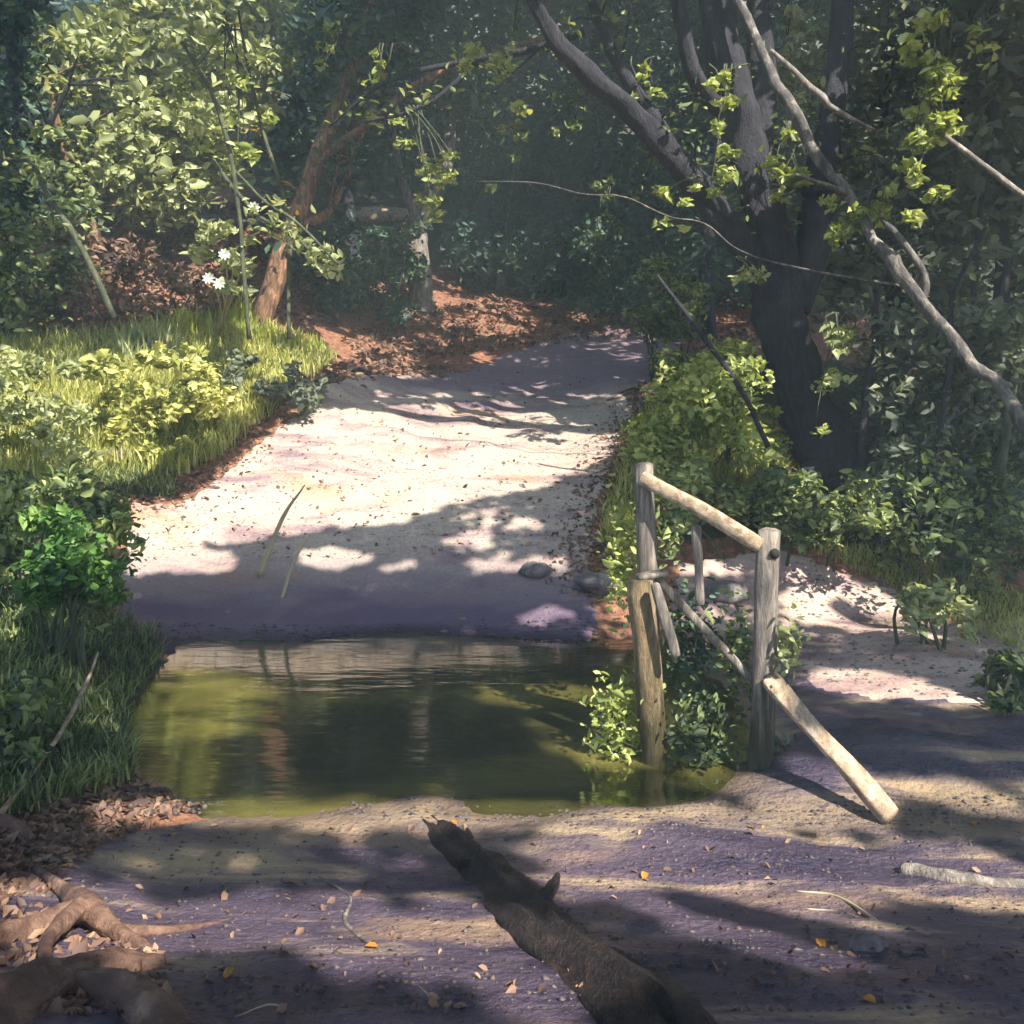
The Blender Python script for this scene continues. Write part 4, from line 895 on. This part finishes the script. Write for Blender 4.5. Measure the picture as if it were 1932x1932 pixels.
a = P(1200, 1094, 6.14); b = P(1262, 1086, 6.14); mb = MB(); plank(mb, a + [0, 0, .02], b + [0, .05, .015], .09, .035, (0, 1, 0)); mb.build('cap_board', M_timber, rail)
c = P(1462, 1045, 5.86); mb = MB(); vs = []
for i in range(10): vs.append((c[0] + .032 * math.cos(i * .628), c[1] - .004, c[2] + .035 * math.sin(i * .628)))
for i in range(10): vs.append((c[0] + .035 * math.cos(i * .628), c[1] + .03, c[2] + .038 * math.sin(i * .628)))
mb.add(vs, [tuple(range(9, -1, -1))] + [(i, (i + 1) % 10, 10 + (i + 1) % 10, 10 + i) for i in range(10)]); mb.build('knot', M_black, rail)
mb = MB(); plank(mb, P(1440, 1285, 5.85), P(1690, 1545, 5.2) + [0, 0, .02], .125, .06, (1, 0, 0), wear=.03, segs=16)
tag(mb.build('broken_plank', M_rail), 'pale broken rail lying from the near post down into the water', 'plank')
# ivy clinging round the posts; the low yellow leaves replace a reflection in the water
for (px, py, Y, n, sx, sz_, m, lab) in [(1172,1050,6.5,420,.06,.22,M_lf_lime,'yellow green ivy beside the far railing post'),(1390,1220,6.15,260,.07,.16,M_lf_mix,'dark ivy hanging from the lower rail'),(1490,1215,5.85,110,.05,.11,M_lf_pale,'pale ivy beside the near railing post'),(1250,1000,6.55,150,.09,.16,M_lf_mix,'green leaves behind the far railing post'),(1160,1370,6.2,420,.10,.17,M_lf_lime,'yellow green leaves put for the bright reflection beside the stub post'),(1330,1400,6.1,700,.13,.17,M_lf_mix,'green leaves growing between the feet of the railing posts'),(1300,1210,6.4,500,.10,.2,M_lf_dark,'dark leaves filling the gap under the lower rail'),(1460,1440,6.1,200,.1,.08,M_lf_dark,'dark leaves at the foot of the near railing post')]:
    q = P(px, py, Y) + RNG.normal(size=(n, 3)) * [sx, .07, sz_]; q = q[q[:, 2] > .01]
    tag(leaves_mesh('ivy', q, RNG.uniform(.035, .085, len(q)), None, None, None, .3, m), lab, 'ivy')

# ------------------------------------------------------------------ near bank
def gl(px, py, lift, r):
    h = G(px, py); return np.array([h[0], h[1], h[2] + lift, r])
def ground_log(name, label, cat, paths, m, seg=14, wob=.14, fur=0.0):
    mb = MB()
    for a in paths: tube(mb, [gl(*q) for q in a], 12 if fur else 8, seg, wob, .0 if fur else .25, 1, fur)
    return tag(mb.build(name, m), label, cat)
ground_log('sunken_log', 'dark wet log half sunk in the mud running down the near bank', 'log', [[(790,1540,-.12,.12),(840,1575,-.12,.17),(930,1665,-.15,.21),(1040,1775,-.155,.225),(1150,1880,-.155,.23),(1300,2040,-.155,.23),(1420,2180,-.16,.23)],[(1000,1730,.0,.05),(1040,1690,.03,.03),(1052,1672,.05,.015)],[(900,1640,.0,.04),(870,1650,.05,.025),(850,1652,.08,.012)]], M_wetlog, 48, .05, .16)
ground_log('exposed_roots', 'gnarled reddish roots on the near bank in the lower left corner', 'roots', [
   [(60,1640,.0,.02),(120,1700,.04,.03),(160,1750,.08,.05),(215,1780,.05,.035),(290,1800,.0,.015)],
   [(160,1750,.08,.05),(105,1790,.07,.03),(85,1840,.06,.022),(140,1880,.02,.012)],
   [(160,1750,.08,.045),(70,1770,.03,.05),(-60,1800,.0,.07)],[(215,1780,.04,.03),(320,1770,.02,.02),(440,1745,.0,.01)],
   [(60,1590,.0,.03),(10,1570,.03,.05),(-80,1560,.02,.06)]], M_root, 26, .1, .14)
ground_log('broken_stump', 'reddish brown broken slab of stump at the bottom left corner', 'stump', [[(-60,1960,-.03,.12),(80,1885,.0,.10),(200,1850,.02,.07),(310,1830,.01,.03)],[(120,1870,.0,.07),(240,1900,.0,.08),(330,1990,-.02,.08)]], M_root, 34, .12, .16)
ground_log('bare_twig', 'thin white branch laid in for the highlight along the left water edge', 'twig', [[(185,1290,.25,.009),(165,1340,.22,.013),(128,1410,.18,.017),(80,1480,.14,.015),(0,1570,.08,.015)]], M_rail, 7)  # pale branch drawn for the bright highlight of the water edge
ground_log('bare_twig', 'pale curved twig lying on the mud left of the sunken log', 'twig', [[(600,1660,.01,.006),(660,1700,.012,.008),(650,1745,.012,.01),(700,1790,.012,.009),(820,1900,.01,.004)]], M_bark_grey, 7)
ground_log('bare_twig', 'short straw coloured twig at the bottom of the mud', 'twig', [[(440,1930,.01,.004),(500,1915,.012,.006),(530,1912,.012,.004)]], M_dry, 6)
ground_log('bare_twig', 'forked straw twig right of the sunlit mud strip', 'twig', [[(1500,1690,.01,.006),(1580,1700,.015,.008),(1680,1760,.01,.004)],[(1520,1720,.01,.005),(1600,1735,.01,.006),(1665,1765,.01,.003)]], M_dry, 6)
ground_log('fallen_log', 'straw coloured log end at the right edge of the near bank', 'log', [[(1700,1655,.02,.045),(1790,1665,.02,.04),(1860,1675,.02,.035),(2000,1680,.0,.04)]], M_bark_grey, 10, .06)
# stones
def stone(px, py, r, sq, m=M_stone):
    me = bpy.data.meshes.new('stone'); vs = []; fs = []; off = rnd.random() * 90; R1, R2 = 9, 14
    for i in range(R1 + 1):
        th = math.pi * i / R1
        for j in range(R2):
            ph = 2 * math.pi * j / R2; d = Vector((math.sin(th) * math.cos(ph), math.sin(th) * math.sin(ph), math.cos(th)))
            k = r * (1 + .35 * noise.noise(d * 1.3 + Vector((off, 0, 0)))); vs.append((d.x * k * 1.25, d.y * k, d.z * k * sq))
    for i in range(R1):
        for j in range(R2): fs.append((i*R2+j, (i+1)*R2+j, (i+1)*R2+(j+1) % R2, i*R2+(j+1) % R2))
    me.from_pydata(vs, [], fs); me.polygons.foreach_set('use_smooth', [True] * len(fs))
    o = link('stone', me, m); h = G(px, py); o.location = (h[0], h[1], max(h[2], -.08) + r * sq * .35); return o
for px, py, r, lab in [(1010,1085,.15,'dark wet stone at the ford edge left of the far post'),(1130,1110,.2,'largest dark stone at the ford edge beside the far post'),(1070,1120,.07,'small rounded stone between two dark stones at the ford edge'),
   (1240,745,.13,'blue grey stone on the right edge of the track'),(230,870,.2,'dark stone in the grass at the left of the track'),(95,925,.18,'dark stone near the left edge above the dark bush'),
   (1370,1130,.2,'rounded stone behind the lower rail'),(1640,1800,.06,'small dark stone lying on the mud at the lower right')]:
    tag(stone(px, py, r, .65), lab, 'stone')
for i in range(12):
    px = rnd.choice([rnd.uniform(1250, 1900), rnd.uniform(300, 1150)]); py = rnd.uniform(1150, 1235)
    tag(stone(px, py, rnd.uniform(.015, .05), .55, rnd.choice([M_stone, M_bar])), 'small pebble lying along the far water edge', 'pebble', 'pebbles along the far water edge')
def grit(label, pts, r0, r1, m):
    n = len(pts); d = np.array([[1,0,0],[-1,0,0],[0,1,0],[0,-1,0],[0,0,1],[0,0,-1]], float); tri = np.array([[0,2,4],[2,1,4],[1,3,4],[3,0,4],[2,0,5],[1,2,5],[3,1,5],[0,3,5]])
    rr = np.exp(RNG.uniform(np.log(r0), np.log(r1), n)); v = pts[:, None] + d[None] * rr[:, None, None] * RNG.uniform(.6, 1.3, (n, 6, 1)) * [1.2, 1, .6] + RNG.normal(size=(n, 6, 3)) * rr[:, None, None] * .15
    f = (np.arange(n)[:, None, None] * 6 + tri[None]).reshape(-1, 3); me = bpy.data.meshes.new('gravel'); me.from_pydata(v.reshape(-1, 3).tolist(), [], f.tolist()); me.polygons.foreach_set('use_smooth', [True] * len(f))
    return tag(link('gravel', me, m), label, 'gravel', kind='stuff')
gp = ground_pts([(80,1560),(1932,1530),(1932,1932),(330,1932),(60,1700)], 3600); gp[:, 2] += .012; grit('fine grit and small stones strewn over the near mud', gp, .004, .018, M_grit)
gp = ground_pts([(240,1060),(240,980),(560,780),(760,710),(1230,640),(1150,900),(1120,1060)], 2600); gp[:, 2] += .018; grit('fine gravel strewn along the sandy track', gp, .006, .028, M_bar)
gp = ground_pts([(1490,1060),(1600,1070),(1932,1190),(1932,1330),(1700,1320),(1500,1280)], 900); gp[:, 2] += .018; grit('gravel on the sandy shore right of the railing', gp, .006, .03, M_stone)
gp = ground_pts([(150,1495),(700,1505),(1200,1525),(1932,1500),(1932,1560),(1200,1575),(700,1545),(150,1540)], 1400); gp[:, 2] += .01; grit('pebbles and grit washed up along the near waterline', gp, .006, .028, M_grit)
gp = ground_pts([(250,1180),(700,1185),(1130,1170),(1130,1215),(700,1225),(220,1222)], 700); gp[:, 2] += .018; grit('dark pebbles along the far waterline of the ford', gp, .008, .03, M_grit)
gp = ground_pts([(90,1560),(1932,1560),(1932,1932),(330,1932),(60,1700)], 260); gp[:, 2] += .022
o = leaves_mesh('leaf_litter', gp, RNG.uniform(.02, .055, len(gp)), None, None, RNG.normal(size=(len(gp), 3)) * .3 + [0, -.1, 1], .4, M_litter); tag(o, 'small dead brown leaves scattered over the violet mud', 'leaf litter', kind='stuff')
gp = ground_pts([(240,1060),(240,980),(560,780),(760,710),(1230,640),(1150,900),(1120,1060)], 420); gp[:, 2] += .03
o = leaves_mesh('leaf_litter', gp, RNG.uniform(.04, .09, len(gp)), None, None, RNG.normal(size=(len(gp), 3)) * .3 + [0, -.1, 1], .4, M_litter); tag(o, 'dead leaves scattered along the sandy track', 'leaf litter', kind='stuff')
# fallen leaves
lf = leaves_mesh('fallen_leaf', np.array([[0, 0, 0.]]), .075, .045, np.array([[1., .2, 0]]), np.array([[0, .1, 1.]]), .3, M_lf_autumn)
grp = 'autumn leaves fallen on the mud'; first = True
for i, (px, py, lab) in enumerate([(857,1560,'on top of the sunken log'),(240,1890,'below the roots'),(700,1800,'beside the sunlit strip left of the log'),(1290,1900,'close to the bottom right of the log'),(1640,1905,'at the bottom right'),(1550,1795,'on the violet mud at the right'),(1215,1660,'in the middle sun patch'),(1840,1560,'at the right edge near the water'),(330,1590,'at the left near the water'),(430,1850,'left of the curved twig'),(1440,1570,'near the lower end of the broken plank')]):
    h = G(px, py)
    o = lf if first else lf.copy()
    if not first: COL.objects.link(o)
    first = False; o.location = (h[0], h[1], h[2] + .024); o.rotation_euler = (rnd.uniform(-.2, .2), rnd.uniform(-.2, .2), rnd.uniform(0, 6.28)); s = rnd.uniform(.5, 1.1); o.scale = (s, s, s)
    tag(o, 'small orange brown fallen leaf ' + lab, 'leaf', grp)
lp = ground_pts([(640,640),(900,540),(1250,560),(1200,640),(950,660),(700,700)], 2000)
lp4 = ground_pts([(1250,560),(1480,560),(1420,700),(1320,700)], 700); lp4x = ground_pts([(1560,600),(1932,600),(1932,860),(1640,860)], 1200)
lp2 = ground_pts([(100,380),(500,380),(640,480),(640,620),(420,620),(100,620)], 4500)
rim = np.array([(p[0], p[1]) for p in trackL[1:8]]); k = RNG.integers(0, 6, 2600); u = RNG.uniform(0, 1, 2600)[:, None]; q = rim[k] * (1 - u) + rim[k + 1] * u + RNG.normal(size=(2600, 2)) * [.22, .15] - [.25, 0]
rim = np.array([(p[0], p[1]) for p in trackR[1:6]]); k = RNG.integers(0, 4, 1600); u = RNG.uniform(0, 1, 1600)[:, None]; q = np.concatenate([q, rim[k] * (1 - u) + rim[k + 1] * u + RNG.normal(size=(1600, 2)) * [.25, .15]])
lp3 = np.stack([q[:, 0], q[:, 1], zat(q[:, 0], q[:, 1]) - .02], 1)
lp = np.concatenate([lp, lp2, lp3, lp4, lp4x]); lp[:, 2] += .05
o = leaves_mesh('leaf_litter', lp, np.where(lp[:, 1] > 15, RNG.uniform(.08, .2, len(lp)), RNG.uniform(.04, .09, len(lp))), None, None, RNG.normal(size=(len(lp), 3)) * .4 + [0, -.2, 1], .3, M_litter); tag(o, 'reddish brown leaf litter covering the slope behind the track', 'leaf litter', kind='stuff')

# ------------------------------------------------------------------ thin haze added to lift the dark tones of the wood
hb = MB(); x0, x1, y0, y1, z0, z1 = -50, 50, -10, 80, float(GZ.min()) - 1, float(GZ.max()) + 6
hb.add([(x0,y0,z0),(x1,y0,z0),(x1,y1,z0),(x0,y1,z0),(x0,y0,z1),(x1,y0,z1),(x1,y1,z1),(x0,y1,z1)], [(3,2,1,0),(4,5,6,7),(0,1,5,4),(1,2,6,5),(2,3,7,6),(3,0,4,7)])
hm, t = mat('haze_air'); pv = t.nodes.new('ShaderNodeVolumePrincipled'); pv.inputs['Density'].default_value = .0052; pv.inputs['Color'].default_value = (.78, .96, 1, 1); pv.inputs['Anisotropy'].default_value = .2
oo = t.nodes.new('ShaderNodeOutputMaterial'); t.links.new(pv.outputs[0], oo.inputs['Volume'])
tag(hb.build('haze', hm, None, False), 'faint haze added to soften and lift the dark wood', 'haze', kind='stuff')
